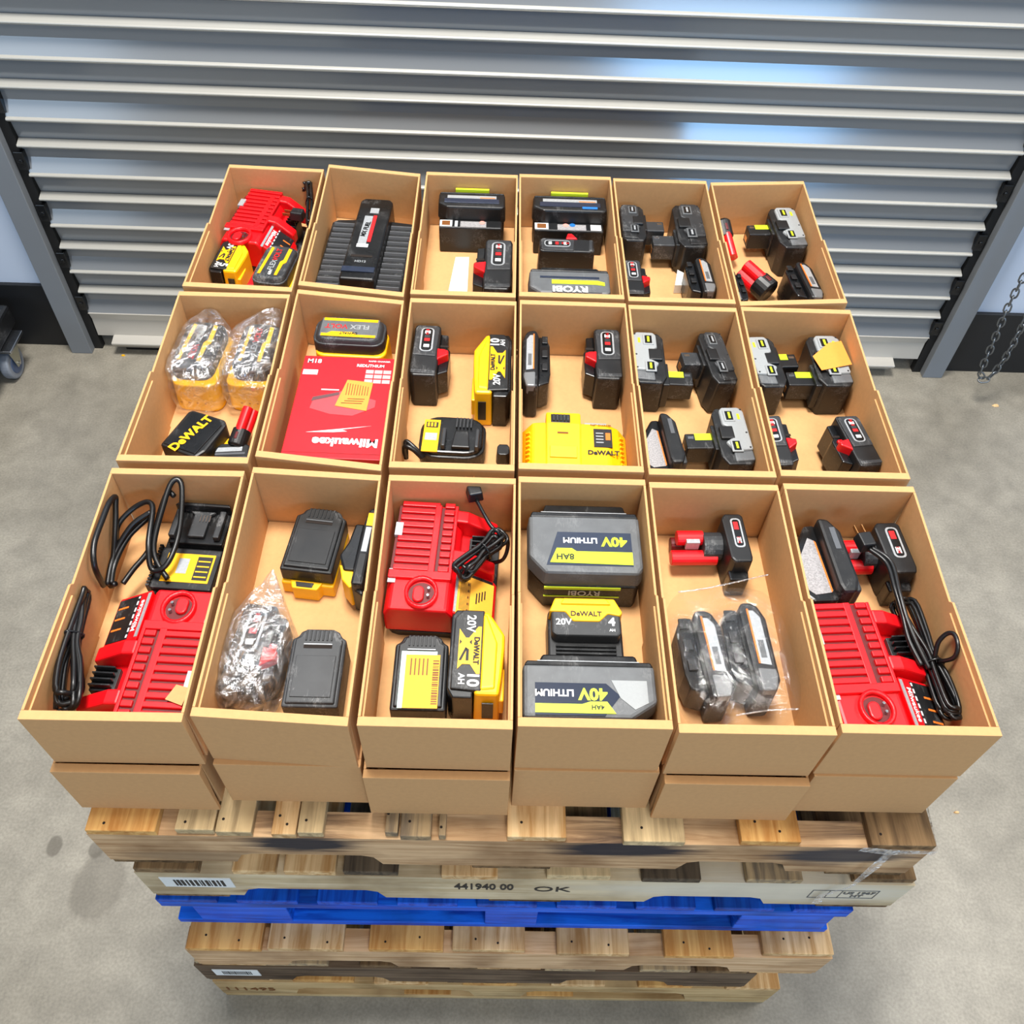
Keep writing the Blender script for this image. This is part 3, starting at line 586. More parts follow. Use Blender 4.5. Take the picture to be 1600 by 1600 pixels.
def flex_battery(label, q, H=.088, W=None, L=None, rz=None, s=1, base_out=.012, tilt=(0, 0), wide=False, redside=False, flip=False):
    """upright large pack: yellow lower shell, rounded dark cap with two yellow stripes"""
    t = Item('power_tool_battery', label, 'battery', H, q, 'striped-cap yellow batteries', W, L, rz, 0, tilt)
    W_, L_ = t.W, t.L
    sh = t.part('shell', MB().poly(rect(s*base_out/2, -base_out*.8, W_+base_out, L_+base_out*1.2, .22), 0, H*.66, inset=.05), YEL, .003)
    if redside: t.part('red_latch', MB().box(-W_/2-base_out, -W_/2+.002, -L_*.4, L_*.3, .01, H*.7), RED, .002)
    t.part('cap_skirt', MB().poly(rect(0, 0, W_, L_, .28), H*.60, H*.90), DGREY, .002)
    t.part('cap', MB().poly(rect(0, 0, W_*.96, L_*.97, .28), H*.88, H, inset=.10), DGREY, .003)
    if wide:
        t.plate('label_face', MGREY, -.40, .40, -.34, .36, t=.0006)
        t.plate('yellow_stripe', YEL, -.38, .38, .26, .36, t=.0012); t.poly('yellow_stripe', YEL, [(-.38, -.34), (.38, -.34), (.38, -.25), (.12, -.25), (.06, -.16), (-.24, -.16), (-.30, -.24), (-.38, -.24)], H, H+.0012)
        t.text('VOLT', .016, REDPRINT, -.19, .06, 180); t.text('FLEX', .016, LGREY, .14, .06, 180); t.text('DeWALT', .008, INK, 0, -.215, 180, H+.001)
    else:
        t.poly('yellow_stripe', YEL, [(-.32, -.36), (-.24, -.36), (-.20, .36), (-.28, .38)], H, H+.0010)
        t.poly('yellow_stripe', YEL, [(.16, -.36), (.24, -.36), (.26, -.05), (.33, .0), (.32, .36), (.22, .38), (.22, .06), (.15, .0)], H, H+.0010)
        fr = 1 if not flip else -1; t.text('VOLT', .015, REDPRINT, -.02, fr*.19, fr*90); t.text('FLEX', .015, LGREY, -.02, -fr*.10, fr*90); t.text('60V', .009, WHITE, .02, -fr*.30, fr*90)
    for k in range(4): t.part('base_dimple', MB().cyl((-W_*.3+k*W_*.2, -L_/2-base_out*1.35, H*.22), .0022, .002, 'y', 8), mat('deep_yellow', (196, 134, 10), .6), 0)
    return t.o
MA = flex_battery('bagged yellow battery with dark striped cap, left of the pair in the middle left box', [(258, 583), (312, 590), (272, 487), (335, 487)], L=.128, W=.072, rz=-4, flip=True)
MBB = flex_battery('bagged yellow battery with dark striped cap, right of the pair in the middle left box', [(366, 588), (420, 590), (375, 490), (440, 490)], L=.125, W=.070, rz=-2, s=-1)
flex_battery('yellow battery with striped cap at the near right of the back left box', [(392, 440), (452, 442), (412, 378), (462, 378)], L=.115, W=.068, rz=-8, H=.086, redside=True)
flex_battery('wide battery with grey striped cap behind the red carton', [(492, 528), (605, 533), (494, 480), (600, 485)], H=.088, L=.070, W=.128, rz=-2, wide=True, base_out=.006)

# large 40 volt packs
def slab_battery(label, q, W=.160, L=.105, H=.080, rz=0, style='lime8', dy=0):
    t = Item('power_tool_battery', label, 'battery', H, q, 'large grey 40 volt batteries', W, L, rz); hw, hl = t.W/2, t.L/2
    nv = style in ('navy', 'navy2')
    cut = [(-.5, .5), (-.5, -.22), (-.36, -.5), (.46, -.5), (.5, -.40), (.5, .5)] if style != 'lime4' else [(-.5, .5), (-.5, -.5), (.30, -.5), (.5, -.20), (.5, .5)]
    t.poly('lower_body', BLACK, [(u*.96, v*.98-.02) for u, v in cut], 0, H*.62, .003)
    t.poly('upper_shell', BLACK if nv else MGREY, cut, H*.60, H, .005, .03)
    t.poly('rail', BLACK2, [(-.38, .5), (.38, .5), (.36, .66), (.34, .68), (-.34, .68)], H*.2, H*.97, .003)
    t.plate('rail_lip', SILV if not nv else DGREY, -.38, .38, .52, .55, H*.97, .001)
    t.poly('shoulder', BLACK2, [(-.48, .44), (.48, .44), (.46, .53), (-.46, .53)], H*.5, H*1.01, .002)
    if style == 'lime8':
        t.poly('label', NAVY, [(-.34, -.38), (-.24, .18), (.40, .18), (.40, -.38)], H, H+.0006)
        t.poly('label_band', LIME, [(-.31, -.34), (-.25, -.10), (-.12, -.10), (-.08, -.15), (.40, -.15), (.40, -.36)], H, H+.0012)
        t.text('40V', .023, LIME, .25, .03, 180, H+.0003, bold=.04); t.text('LITHIUM', .0135, WHITE, -.045, .04, 180, H+.0003, bold=.03); t.text('8AH', .014, INK, -.18, -.24, 180, H+.001)
        for y in (-.505,):
            for z_ in (.32, .58): t.part('lime_stripe', MB().box(-hw*.70, hw*.62, -hl*1.03-.0008, -hl*1.0, H*z_-.0035 if z_ > .5 else H*z_, H*z_+.0018), LIME, 0)
        text(t.o, 'RYOBI', .017, SILV, (0, -hl*1.02-.0008, H*.44), rot=(PI/2, PI, 0), sx=1)
    elif style == 'lime4':
        t.poly('label', NAVY, [(-.40, -.46), (-.40, .12), (.12, .12), (.22, -.10), (.10, -.46)], H, H+.0006)
        t.poly('label_band', LIME, [(-.40, -.42), (-.40, -.26), (-.06, -.26), (.0, -.21), (.12, -.21), (.18, -.42)], H, H+.0012)
        t.text('40V', .023, LIME, .02, -.07, 180, H+.0003, bold=.04); t.text('LITHIUM', .0135, WHITE, -.26, -.06, 180, H+.0003, bold=.03); t.text('4AH', .009, INK, .05, -.31, 180, H+.001)
        t.poly('corner_panel', LGREY, [(.16, .18), (.42, .18), (.42, -.22), (.32, -.34), (.22, -.14)], H, H+.0010)
    elif style == 'lime_front':
        t.poly('label', MGREY, [(-.22, -.46), (-.22, .05), (.38, .05), (.38, -.46)], H, H+.0006)
        t.poly('label_band', LIME, [(-.22, -.12), (-.22, .05), (.34, .05), (.42, -.02), (.42, -.16), (.30, -.12)], H, H+.0014)
        t.text('RYOBI', .024, WHITE, .0, -.33, 180, H+.0006, bold=.04)
        t.plate('groove', NAVY, -.36, .36, .14, .22, H, .0008)
    else:
        t.plate('window', SILV, -.36, .36, .10, .30, H, .001); t.plate('blue_band', NAVY, -.40, .40, -.22, .08, H, .0008)
        t.plate('orange_mark', ORPRINT, .12, .34, .12, .17, H+.001, .0004)
        if style == 'navy2': t.plate('blue_tag', BLUEP, .16, .36, -.34, -.20, H, .0012)
        t.part('lime_tag', MB().box(-hw*.5, hw*.5, hl*1.30, hl*1.52, H*.94, H*1.04), LIME, .001)
        # second tier with rating labels facing the near end
        t.part('near_block', MB().box(-hw*.94, hw*.90, -hl*2.0, -hl*.9, 0, H*.66), BLACK, .003)
        t.plate('rating_label', SPECK, -.16, .22, -.96, -.58, H*.66, .0006); t.plate('white_frame', WHITE, -.46, -.28, -.94, -.52, H*.66, .0006)
        t.plate('frame_centre', BROWNINK, -.43, -.31, -.88, -.58, H*.66, .0012); t.plate('white_frame', WHITE, .28 if style == 'navy2' else -.24, .42 if style == 'navy2' else -.20, -.94, -.56, H*.66, .0006)
        if style == 'navy2': t.part('blue_dot', MB().cyl((hw*.08, -hl*1.25, H*.66), .006, .0012, n=14), BLUEP, 0)
        t.part('warning_dot', MB().cyl((hw*.32 if style == 'navy' else -hw*.10, -hl*1.3, H*.66), .006, .0012, n=14), mat('pink_print', (230, 150, 140), .6), 0)
    return t
slab_battery('large grey battery with wide lime band at the far end of its front box', [(830, 900), (1003, 900), (820, 800), (1005, 800)], style='lime8', L=.108, W=.171, H=.088)
slab_battery('large grey battery with angled corner panel nearest the front ledge', [(815, 1110), (1025, 1112), (815, 1045), (1012, 1048)], style='lime4', L=.080, W=.180, H=.090)
slab_battery('large grey lime-striped battery at the near end of the fourth back box', [(820, 466), (962, 466), (822, 415), (957, 416)], style='lime_front', L=.070, W=.158, H=.092)
slab_battery('large black battery with silver window and blue band, behind the paper slip', [(680, 322), (795, 328), (684, 287), (792, 290)], style='navy', L=.052, W=.142, H=.092)
slab_battery('large black battery with silver window and small blue tag, fourth back box', [(826, 325), (955, 328), (832, 293), (948, 296)], style='navy2', L=.052, W=.158, H=.088)

# small yellow-topped pack between the two large ones
t = Item('power_tool_battery', 'small yellow-topped battery standing between two large grey ones', 'battery', .072, [(858, 985), (975, 987), (860, 940), (970, 940)], 'yellow and black batteries', .106, .060, 0)
t.poly('body', BLACK, [(-.5, .30), (-.5, -1.0), (.5, -1.0), (.5, .30), (.42, .5), (-.42, .5)], 0, .050, .003)
t.poly('face', DGREY, [(-.46, .18), (-.46, -.42), (-.40, -.5), (.42, -.5), (.46, -.42), (.46, .18)], .048, .070, .003)
t.poly('shell', YEL, [(-.5, .12), (-.42, .5), (.40, .5), (.5, .12), (.46, .02), (.30, .08), (.18, -.14), (-.18, -.14), (-.28, .12), (-.46, .12)], .040, .0725, .002, .02)
t.poly('shell_ridge', YEL, [(-.34, .30), (-.30, .46), (.28, .46), (.34, .30)], .070, .0760, .002)
t.text('DeWALT', .011, INK, 0, .05, 0, .0725); t.text('20V', .014, WHITE, -.30, -.16, 0, .070); t.text('4', .018, WHITE, .34, -.14, 0, .070, bold=.04); t.text('AH', .006, WHITE, .34, -.36, 0, .070)
for k in range(4): t.poly('rib', BLACK2, [(-.40, -.60-k*.1), (.40, -.60-k*.1), (.40, -.65-k*.1), (-.40, -.65-k*.1)], .050, .054, .0005)

# stem packs (grey 18 volt packs with a post)
def stem_battery(label, q, s=1, H=.078, W=.056, L=.128, rz=0, stem_y=-.10, dark=False, lime=True, sticker=False, tilt=(0, 0), stem_len=.050, worn=False):
    t = Item('power_tool_battery', label, 'battery', H, q, 'stem batteries', W, L, rz, 0, tilt); X = s
    G = DGREY if dark else LGREY
    P = lambda pts: [(X*u, v) for u, v in pts]
    t.poly('core', BLACK, P([(-.5, -.42), (-.36, -.5), (.34, -.5), (.5, -.36), (.5, .40), (.36, .5), (-.36, .5), (-.5, .42)]), 0, H*.93, .003)
    t.poly('shell', G, P([(-.5, -.28), (.10, -.30), (.30, -.14), (.10, -.08), (.10, .12), (.28, .18), (.28, .44), (.18, .5), (-.36, .5), (-.5, .42)]), H*.55, H*.985, .003, .03)
    t.poly('end_plate', MGREY if not dark else BLACK, P([(-.46, -.44), (.12, -.46), (.12, -.30), (-.46, -.28)]), H*.6, H*.96, .002)
    t.poly('black_panel', BLACK, P([(-.02, -.08), (.40, -.08), (.40, .14), (-.02, .14)]), H*.6, H*1.0, .002)
    for y in (-.22, .32):
        c = t.poly('clip_frame', MGREY if dark else LGREY, P([(-.16, y-.10), (.18, y-.10), (.18, y+.10), (-.16, y+.10)]), H*.97, H*1.005, .001)
        t.poly('clip', BLACK2, P([(-.10, y-.08), (.12, y-.08), (.12, y+.08), (-.10, y+.08)]), H*1.0, H*1.012, .001, parent=c)
        t.poly('clip_logo', LIME if (lime and not dark) else SILV, P([(-.03, y-.055), (.04, y-.055), (.04, y+.055), (-.03, y+.055)]), H*1.01, H*1.02, 0, parent=c)
    if lime and not dark: t.poly('lime_mark', LIME, P([(-.32, .26), (-.24, .26), (-.24, .36), (-.32, .36)]), H*.985, H*.992)
    for y in (.02, .44, -.24): t.part('screw', MB().cyl((X*-.40*t.W, y*t.L, H*.975), .0018, .0012, n=8), INK, 0)
    sx0, sx1 = .48*t.W, .48*t.W+stem_len; sy = stem_y*t.L
    def bx(nm, m, x0, x1, y0, y1, z0, z1, bev=.002, lb=None): return t.part(nm, MB().box(min(X*x0, X*x1), max(X*x0, X*x1), y0, y1, z0, z1), m, bev, label=lb)
    bx('stem', DGREY if dark else BLACK, sx0-.004, sx1, sy-.017, sy+.017, H*.28, H*.74)
    bx('stem_neck', BLACK, sx0-.006, sx0+.006, sy-.028, sy+.028, H*.15, H*.85)
    bx('contact', STEEL, sx1-.014, sx1-.004, sy+.004, sy+.010, H*.74, H*.74+.001, 0); bx('contact', BRASS, sx1-.0005, sx1+.001, sy-.008, sy+.008, H*.40, H*.55, 0)
    if lime and not dark: bx('lime_label', LIME, sx0+.006, sx1-.016, sy+.001, sy+.016, H*.74, H*.74+.0008, 0)
    if sticker:
        t.poly('orange_sticker', ORANGE, [(-.52, .02), (-.40, -.26), (.55, -.14), (.50, .34), (.10, .30)], H*1.022, H*1.03, label='blank orange sticker')
    return t
stem_battery('grey stem battery at far left of the fifth middle-row box, stem rightward', [(998, 600), (1038, 600), (990, 512), (1034, 512)], 1, rz=-1, W=.058, L=.132, stem_y=-.27)
stem_battery('scuffed dark stem battery leaning, stem to the left, fifth middle-row box', [(1112, 595), (1148, 595), (1085, 515), (1120, 512)], -1, rz=7, W=.046, L=.135, dark=True, stem_y=.10, tilt=(0, 5), stem_len=.036)
stem_battery('grey stem battery at the near right of the fifth middle-row box, stem to the left', [(1148, 722), (1192, 722), (1135, 635), (1172, 635)], -1, rz=3, W=.055, L=.128, stem_y=0.02)
stem_battery('grey stem battery at the far left of the orange-stickered battery box, stem to the right', [(1188, 605), (1230, 605), (1168, 520), (1210, 520)], 1, rz=4, W=.052, L=.130, stem_y=.14, stem_len=.040)
stem_battery('grey stem battery wearing an orange sticker on its top', [(1292, 605), (1345, 605), (1278, 518), (1328, 518)], -1, rz=2, W=.062, L=.132, sticker=True, stem_y=-.24)
stem_battery('dark grey stem battery, stem rightward, far left of the fifth back box', [(976, 380), (1012, 382), (970, 310), (1002, 310)], 1, rz=0, W=.050, L=.125, dark=True, lime=False, stem_y=.10, stem_len=.044)
stem_battery('taped dark stem battery with stem to the left, fifth back box', [(1070, 393), (1112, 393), (1058, 308), (1100, 308)], -1, rz=1, W=.060, L=.150, dark=True, lime=False, stem_y=-.22)
stem_battery('lime-trimmed grey stem battery leaning at the right of the last back box', [(1215, 395), (1262, 395), (1202, 312), (1250, 312)], -1, rz=3, W=.058, L=.140, stem_y=.10)

# slim packs with orange-lined labels
def lined_battery(label, q, s=1, H=.075, W=.062, L=.15, rz=0, tilt=(0, 0), col=None, group='orange-lined grey batteries', big_label=False):
    t = Item('power_tool_battery', label, 'battery', H, q, group, W, L, rz, 0, tilt); X = s
    P = lambda pts: [(X*u, v) for u, v in pts]
    t.poly('body', BLACK, P([(-.08, -.5), (.34, -.5), (.48, -.38), (.5, .30), (.36, .46), (.20, .5), (-.02, .5), (-.10, .40)]), 0, H, .005, .04)
    t.poly('end_cap', mat('satin_grey', (112, 114, 116), .35), P([(.02, -.48), (.32, -.48), (.42, -.34), (.42, -.26), (.02, -.24)]), H*.7, H*1.02, .003)
    t.poly('rail', BLACK2, P([(-.5, -.18), (-.44, -.34), (-.08, -.40), (-.08, .44), (-.34, .44), (-.48, .30)]), H*.10, H*.86, .003)
    for y in (.30, .06, -.16): t.poly('rail_notch', BLACK, P([(-.40, y), (-.20, y), (-.20, y+.12), (-.40, y+.12)]), H*.86, H*.92, .001)
    e = t.poly('label_strip', SILV, P([(.10, -.20), (.34, -.22), (.34, .30), (.22, .38), (.10, .38)]), H, H+.0008)
    t.poly('orange_line', ORPRINT, P([(.07, -.20), (.11, -.20), (.11, .40), (.07, .40)]), H, H+.0014, parent=e)
    t.poly('label_print', MGREY, P([(.16, -.14), (.28, -.14), (.28, .05), (.16, .05)]), H+.0008, H+.0014, parent=e)
    return t
lined_battery('orange-lined battery in the zip bag, the left of the two', [(1083, 1085), (1141, 1085), (1068, 960), (1118, 955)], 1, rz=5, W=.064, L=.142)
lined_battery('orange-lined battery in the zip bag, the right of the two', [(1158, 1078), (1208, 1078), (1140, 945), (1190, 940)], 1, rz=3, W=.064, L=.146)
lined_battery('long black battery against the left wall of the yellow charger box', [(814, 620), (850, 620), (812, 502), (848, 500)], -1, rz=-1, W=.052, L=.155, group='orange-lined grey batteries')
lined_battery('black battery with silver strip at the near right of the fifth back box', [(1088, 455), (1130, 455), (1078, 403), (1118, 403)], 1, rz=3, W=.052, L=.115, H=.07)
lined_battery('black battery with pale strip at the near left corner of the last back box', [(1142, 470), (1175, 472), (1133, 418), (1160, 418)], -1, rz=3, W=.040, L=.10, H=.07)
lined_battery('dark battery with orange-lined strip leaning at the near right of the last back box', [(1252, 466), (1296, 466), (1240, 410), (1275, 408)], 1, rz=6, W=.056, L=.120, H=.07, tilt=(0, 5))

# black packs with a speckled rating label facing up
def rated_battery(label, q, rz=0, H=.078, W=.09, L=.15, tilt=(0, 0)):
    t = Item('power_tool_battery', label, 'battery', H, q, 'black batteries with speckled labels', W, L, rz, 0, tilt)
    t.poly('body', BLACK2, [(-.5, -.40), (-.36, -.5), (.10, -.5), (.10, .5), (-.10, .5), (-.5, .10)], 0, H*.72, .004)
    t.poly('rating_label', SPECK, [(-.40, -.36), (-.30, -.42), (.00, -.40), (-.02, .28), (-.12, .32), (-.40, .04)], H*.72, H*.72+.0008)
    t.poly('orange_edge', ORPRINT, [(.0, -.40), (.03, -.38), (.01, .26), (-.02, .28)], H*.72, H*.72+.0012)
    t.poly('spine', BLACK, [(.10, -.5), (.36, -.5), (.46, -.34), (.44, .30), (.26, .48), (.06, .5), (.06, -.4)], 0, H, .005, .03)
    t.poly('end_boss', DGREY, [(.20, -.48), (.5, -.46), (.5, -.18), (.42, .05), (.30, .0)], H*.2, H*.9, .004, .05)
    t.poly('spine_gloss', SMOKE, [(.22, .05), (.32, .05), (.32, .34), (.22, .34)], H, H+.0008)
    return t
rated_battery('large black pack with speckled grey label, far left of the front right box', [(1262, 930), (1345, 925), (1245, 810), (1310, 800)], rz=4, H=.08, W=.082, L=.140)
rated_battery('black pack with speckled grey label at the near left of the fifth middle-row box', [(1010, 722), (1075, 725), (1008, 645), (1050, 640)], rz=5, H=.075, W=.068, L=.118)

# packs lying face down
def flat_battery(label, q, rz=0, H=.055, m=DGREY, rim=None, sticker=False, W=None, L=None, foot=False):
    t = Item('power_tool_battery', label, 'battery', H, q, 'face-down black batteries', W, L, rz)
    out = [(-.5, -.5), (.5, -.5), (.5, .36), (.40, .40), (.36, .46), (.24, .5), (-.24, .5), (-.36, .46), (-.40, .40), (-.5, .36)]
    if rim: t.poly('lower_shell', rim, [(u*1.02, v*1.02-.03) for u, v in out], 0, H*.45, .003)
    t.poly('body', m, out, 0 if not rim else H*.45, H*.93, .003)
    t.poly('raised_frame', m, [(u*.88, v*.95) for u, v in out], H*.90, H, .002, .02)
    for k in range(7): t.poly('rib', BLACK, [(-.25+k*.078, .32), (-.22+k*.078, .32), (-.22+k*.078, .46), (-.25+k*.078, .46)], H, H+.0014, .0003)
    t.poly('slot', HOLE, [(-.26, .22), (.26, .22), (.26, .27), (-.26, .27)], H, H+.0006); t.poly('slot_lip', SILV if not rim else MGREY, [(-.26, .262), (.26, .262), (.26, .275), (-.26, .275)], H, H+.0016)
    t.poly('centre_panel', BLACK if rim else m, [(-.36, -.40), (.36, -.40), (.36, .12), (-.36, .12)], H, H+.0015, .0006)
    if foot:
        t.poly('release_button', YEL, [(-.34, -.5), (.30, -.5), (.22, -.62), (-.26, -.62)], 0, H*.5, .002); t.poly('button_face', BLACK, [(-.22, -.53), (.14, -.53), (.12, -.60), (-.18, -.60)], H*.5, H*.52, .0005)
    if sticker:
        t.plate('pale_label', mat('pale_teal_label', (190, 224, 214), .6), -.36, .30, -.5, .24, H+.0015, .0006)
        e = t.plate('amber_sticker', AMBER, -.27, .36, -.5, .19, H+.0021, .0006)
        for k in range(5): t.plate('print_line', BROWNINK, -.18+k*.075, -.155+k*.075, -.08, .14, H+.0027, .0003, parent=e)
        barcode(e, -.16*t.L, .29*t.W, H+.0027, .58*t.L, .008, BROWNINK, False)
    return t
flat_battery('black battery lying face down over a yellow rim, second front box', [(438, 890), (516, 905), (466, 780), (545, 792)], rz=-6, rim=YEL, m=BLACK, foot=True, W=.078, L=.118, H=.060)
flat_battery('charcoal battery lying face down by the front ledge, second front box', [(447, 1104), (536, 1104), (450, 978), (535, 980)], rz=0, W=.075, L=.120, H=.058)
flat_battery('black battery with a large amber sticker, third front box', [(613, 1105), (698, 1105), (616, 992), (698, 992)], rz=0, W=.074, L=.116, H=.058, sticker=True, m=BLACK)

# slim battery on edge with yellow toe
t = Item('power_tool_battery', 'slim battery on edge with a yellow toe, right wall of the second front box', 'battery', .074, [(552, 925), (582, 928), (573, 780), (596, 780)], 'yellow and black batteries', .034, .142, -4)
t.poly('spine', BLACK, [(-.02, -.5), (.5, -.5), (.5, .44), (.3, .5), (.08, .46), (0, .30)], 0, .074, .004)
t.poly('rail', BLACK2, [(-.8, -.12), (-.5, -.30), (.0, -.30), (.0, .30), (-.42, .30), (-.55, .05)], .01, .066, .003)
t.poly('toe', BLACK, [(-.7, -.22), (.1, -.5), (.5, -.56), (.5, -.24), (-.2, -.16)], .004, .058, .004)
t.poly('yellow_toe', YEL, [(-.74, -.22), (-.1, -.26), (.1, -.46), (-.1, -.50), (-.5, -.40)], .012, .0615, .002)
e = t.poly('label_strip', BLACK2, [(.10, -.12), (.42, -.12), (.42, .42), (.10, .42)], .074, .0745)
t.poly('yellow_mark', YEL, [(.12, .24), (.40, .24), (.40, .41), (.12, .41)], .0745, .0750, parent=e); t.poly('silver_mark', SILV, [(.14, -.10), (.38, -.10), (.38, .22), (.14, .22)], .0745, .0750, parent=e)

# small stick packs (red and black)
def stick_battery(label, q, s=1, H=.060, W=.042, L=.11, rz=0, stem=.070, tilt=(0, 0), sy=.10):
    t = Item('power_tool_battery', label, 'battery', H, q, 'small red stick batteries', W, L, rz, 0, tilt)
    P = lambda pts: [(u, v) for u, v in pts]
    t.poly('head', BLACK, [(-.44, -.42), (-.30, -.5), (.44, -.5), (.5, -.40), (.46, .44), (.34, .5), (-.34, .5), (-.5, .40)], 0, H, .003, .02)
    t.poly('foot', BLACK2, [(-.40, -.64), (.40, -.64), (.46, -.44), (-.42, -.44)], 0, H*.6, .003)
    y0 = sy*t.L; hw = -s*t.W*.46
    def cyl(nm, m, x0, x1, y, z_, r): t.part(nm, MB().cyl((min(x0, x1), y, z_), r, abs(x1-x0), 'x', 18), m, .001, False)
    cyl('collar', DGREY, hw, hw-s*stem*.42, y0, H*.5, .022)
    cyl('cell_barrel', RED, hw-s*stem*.40, hw-s*stem*.98, y0+.010, H*.62, .0115)
    cyl('cell_barrel', RED, hw-s*stem*.10, hw-s*stem*1.12, y0-.016, H*.40, .0118)
    cyl('cell_barrel', DRED, hw-s*stem*.40, hw-s*stem*1.05, y0+.016, H*.28, .0115)
    t.part('barrel_cap', MB().box(min(hw-s*stem*.5, hw-s*stem*.8), max(hw-s*stem*.5, hw-s*stem*.8), y0-.006, y0+.002, H*.5, H*.74), SILV, .001)
    e = t.part('badge_frame', MB().poly(rect(.06*t.W, .08*t.L, .44*t.W, .60*t.L, .35), H-.0005, H+.001), SILV, 0)
    t.part('badge_face', MB().poly(rect(.06*t.W, .08*t.L, .30*t.W, .54*t.L, .35), H, H+.0014), BLACK2, 0, parent=e)
    t.plate('badge_print', REDPRINT, -.06, .14, .14, .30, H+.0014, .0004, parent=e); t.plate('badge_print', WHITE, -.04, .14, -.14, -.02, H+.0014, .0004, parent=e)
    t.text('M12', .007, REDPRINT, .05, -.08, 90, H+.0016, bold=.01)
    return t
stick_battery('red and black stick battery lying above the zip bag, barrels to the left', [(1142, 885), (1175, 885), (1130, 795), (1160, 795)], 1, W=.036, L=.092, rz=2, H=.074)
stick_battery('stick battery under the black plug in the front right box', [(1398, 900), (1440, 895), (1380, 815), (1418, 812)], 1, W=.044, L=.096, rz=3, H=.072, stem=.050)

def red_pod(label, px, py, zc, r, ln, az, el, cat='battery', group='small red stick batteries', black_ratio=.5):
    c = at(px, py, ZF+zc); o = tag(empty('power_tool_battery', (c.x, c.y, ZF), (0, 0, math.radians(az))), label, cat, group)
    M = Matrix.Translation((0, 0, zc)) @ Matrix.Rotation(math.radians(el), 4, 'Y')
    b = MB()
    for a in (90, 210, 330): b.cyl((-ln*.55, r*.46*math.cos(math.radians(a)), r*.46*math.sin(math.radians(a))), r*.52, ln*.62, 'x', 18)
    b.xf(M).build('cell_barrel', RED, o, .0012)
    MB().cyl((0, 0, 0), r*.95, ln*.42, 'x', 20, r).xf(M).build('collar', BLACK, o, .002)
    MB().cyl((ln*.40, 0, 0), r*1.0, ln*.06, 'x', 20, r*.8).xf(M).build('end_cap', BLACK2, o, .001)
    MB().box(ln*.12, ln*.30, -r*.15, r*.15, r*.90, r*1.03).xf(M).build('catch', DRED, o, .001)
    return o
red_pod('round-headed red and black pack lying on the floor of the last back box', 1184, 441, .034, .026, .074, -48, 12)
red_pod('slim red pack with bright metal tip leaning in the last back box', 1134, 372, .045, .018, .085, 105, -28)
red_pod('small red-tipped black pack beside the flat black pack, middle left box', 379, 672, .050, .016, .070, -105, 24)

# flat black pack with yellow wordmark
t = Item('power_tool_battery', 'flat black battery with yellow lettering, below the two bagged ones', 'battery', .060, [(238, 705), (322, 708), (290, 640), (362, 652)], 'yellow and black batteries', .076, .092, -20)
t.poly('body', BLACK, [(-.5, -.46), (.40, -.5), (.5, -.30), (.5, .40), (.38, .5), (-.42, .5), (-.5, .44)], .012, .058, .004)
t.poly('yellow_base', YEL, [(.0, -.42), (.58, -.42), (.60, .34), (.1, .44)], 0, .030, .003)
t.poly('raised_frame', BLACK2, [(-.44, -.42), (.36, -.44), (.42, .34), (.30, .44), (-.40, .44)], .057, .060, .001)
t.poly('side_rib', BLACK2, [(-.56, -.30), (-.48, -.30), (-.48, .30), (-.56, .30)], .02, .05, .001)
t.text('DeWALT', .022, YEL, -.04, -.04, 78, .060, bold=.04)
# smoky silver-edged pack at the ledge
t = Item('power_tool_battery', 'glossy black pack with a silver strip half behind the ledge, middle left box', 'battery', .044, [(334, 712), (388, 712), (336, 696), (390, 696)], None, .056, .034, 4)
t.poly('body', BLACK, [(-.5, -.5), (.5, -.5), (.5, .35), (.3, .5), (-.35, .5), (-.5, .2)], 0, .044, .003)
t.poly('silver_strip', SILV, [(-.46, -.10), (.30, -.06), (.30, .22), (-.40, .18)], .044, .0448); t.poly('smoky_edge', SMOKE, [(-.46, -.3), (.40, -.28), (.40, -.14), (-.46, -.16)], .044, .0448)

# black charger with yellow label, front left
t = Item('battery_charger', 'black charger with yellow label at the far end of the front left box', 'charger', .052, [(226, 910), (335, 925), (275, 760), (370, 778)], 'black chargers', .096, .150, -3); CHG_BK = t.o
t.poly('base', BLACK, rect(0, 0, 1, 1, .08), 0, .030, .002); t.poly('front_deck', BLACK, [(-.48, -.48), (.48, -.48), (.48, .02), (-.48, .02)], .030, .042, .003, .02)
e = t.plate('yellow_label', YEL, -.34, .40, -.40, -.06, .042, .0008)
t.plate('label_window', SILV, -.14, .02, -.30, -.12, .0428, .0005, parent=e); t.plate('label_table', INK, .14, .37, -.37, -.09, .0428, .0005, parent=e)
for k in range(4): t.plate('table_line', YEL, .16, .35, -.34+k*.062, -.325+k*.062, .0433, .0005, parent=e)
for k in range(14): t.part('grip_tooth', MB().box(-.050, -.045, -.070+k*.0055, -.067+k*.0055, .008, .044), BLACK2, 0); t.part('grip_tooth', MB().box(-.045+k*.0064, -.0415+k*.0064, -.077, -.0745, .008, .036), BLACK2, 0)
t.poly('dock', BLACK2, [(-.42, .06), (.44, .06), (.46, .46), (-.40, .46)], .030, .045, .003)
for x in (-.36, .34): t.poly('dock_rail', DGREY, [(x-.05, .10), (x+.05, .10), (x+.05, .44), (x-.05, .44)], .045, .056, .002)
t.poly('dock_tongue', DGREY, [(-.12, .12), (.14, .12), (.14, .40), (.22, .44), (-.20, .44), (-.12, .40)], .045, .052, .002)
for k in range(4): t.poly('contact', STEEL, [(.0+k*.05, .30), (.015+k*.05, .30), (.015+k*.05, .38), (.0+k*.05, .38)], .052, .054)
t.poly('rear_lip', BLACK, [(-.44, .46), (.46, .46), (.42, .5), (-.38, .5)], .02, .062, .002)

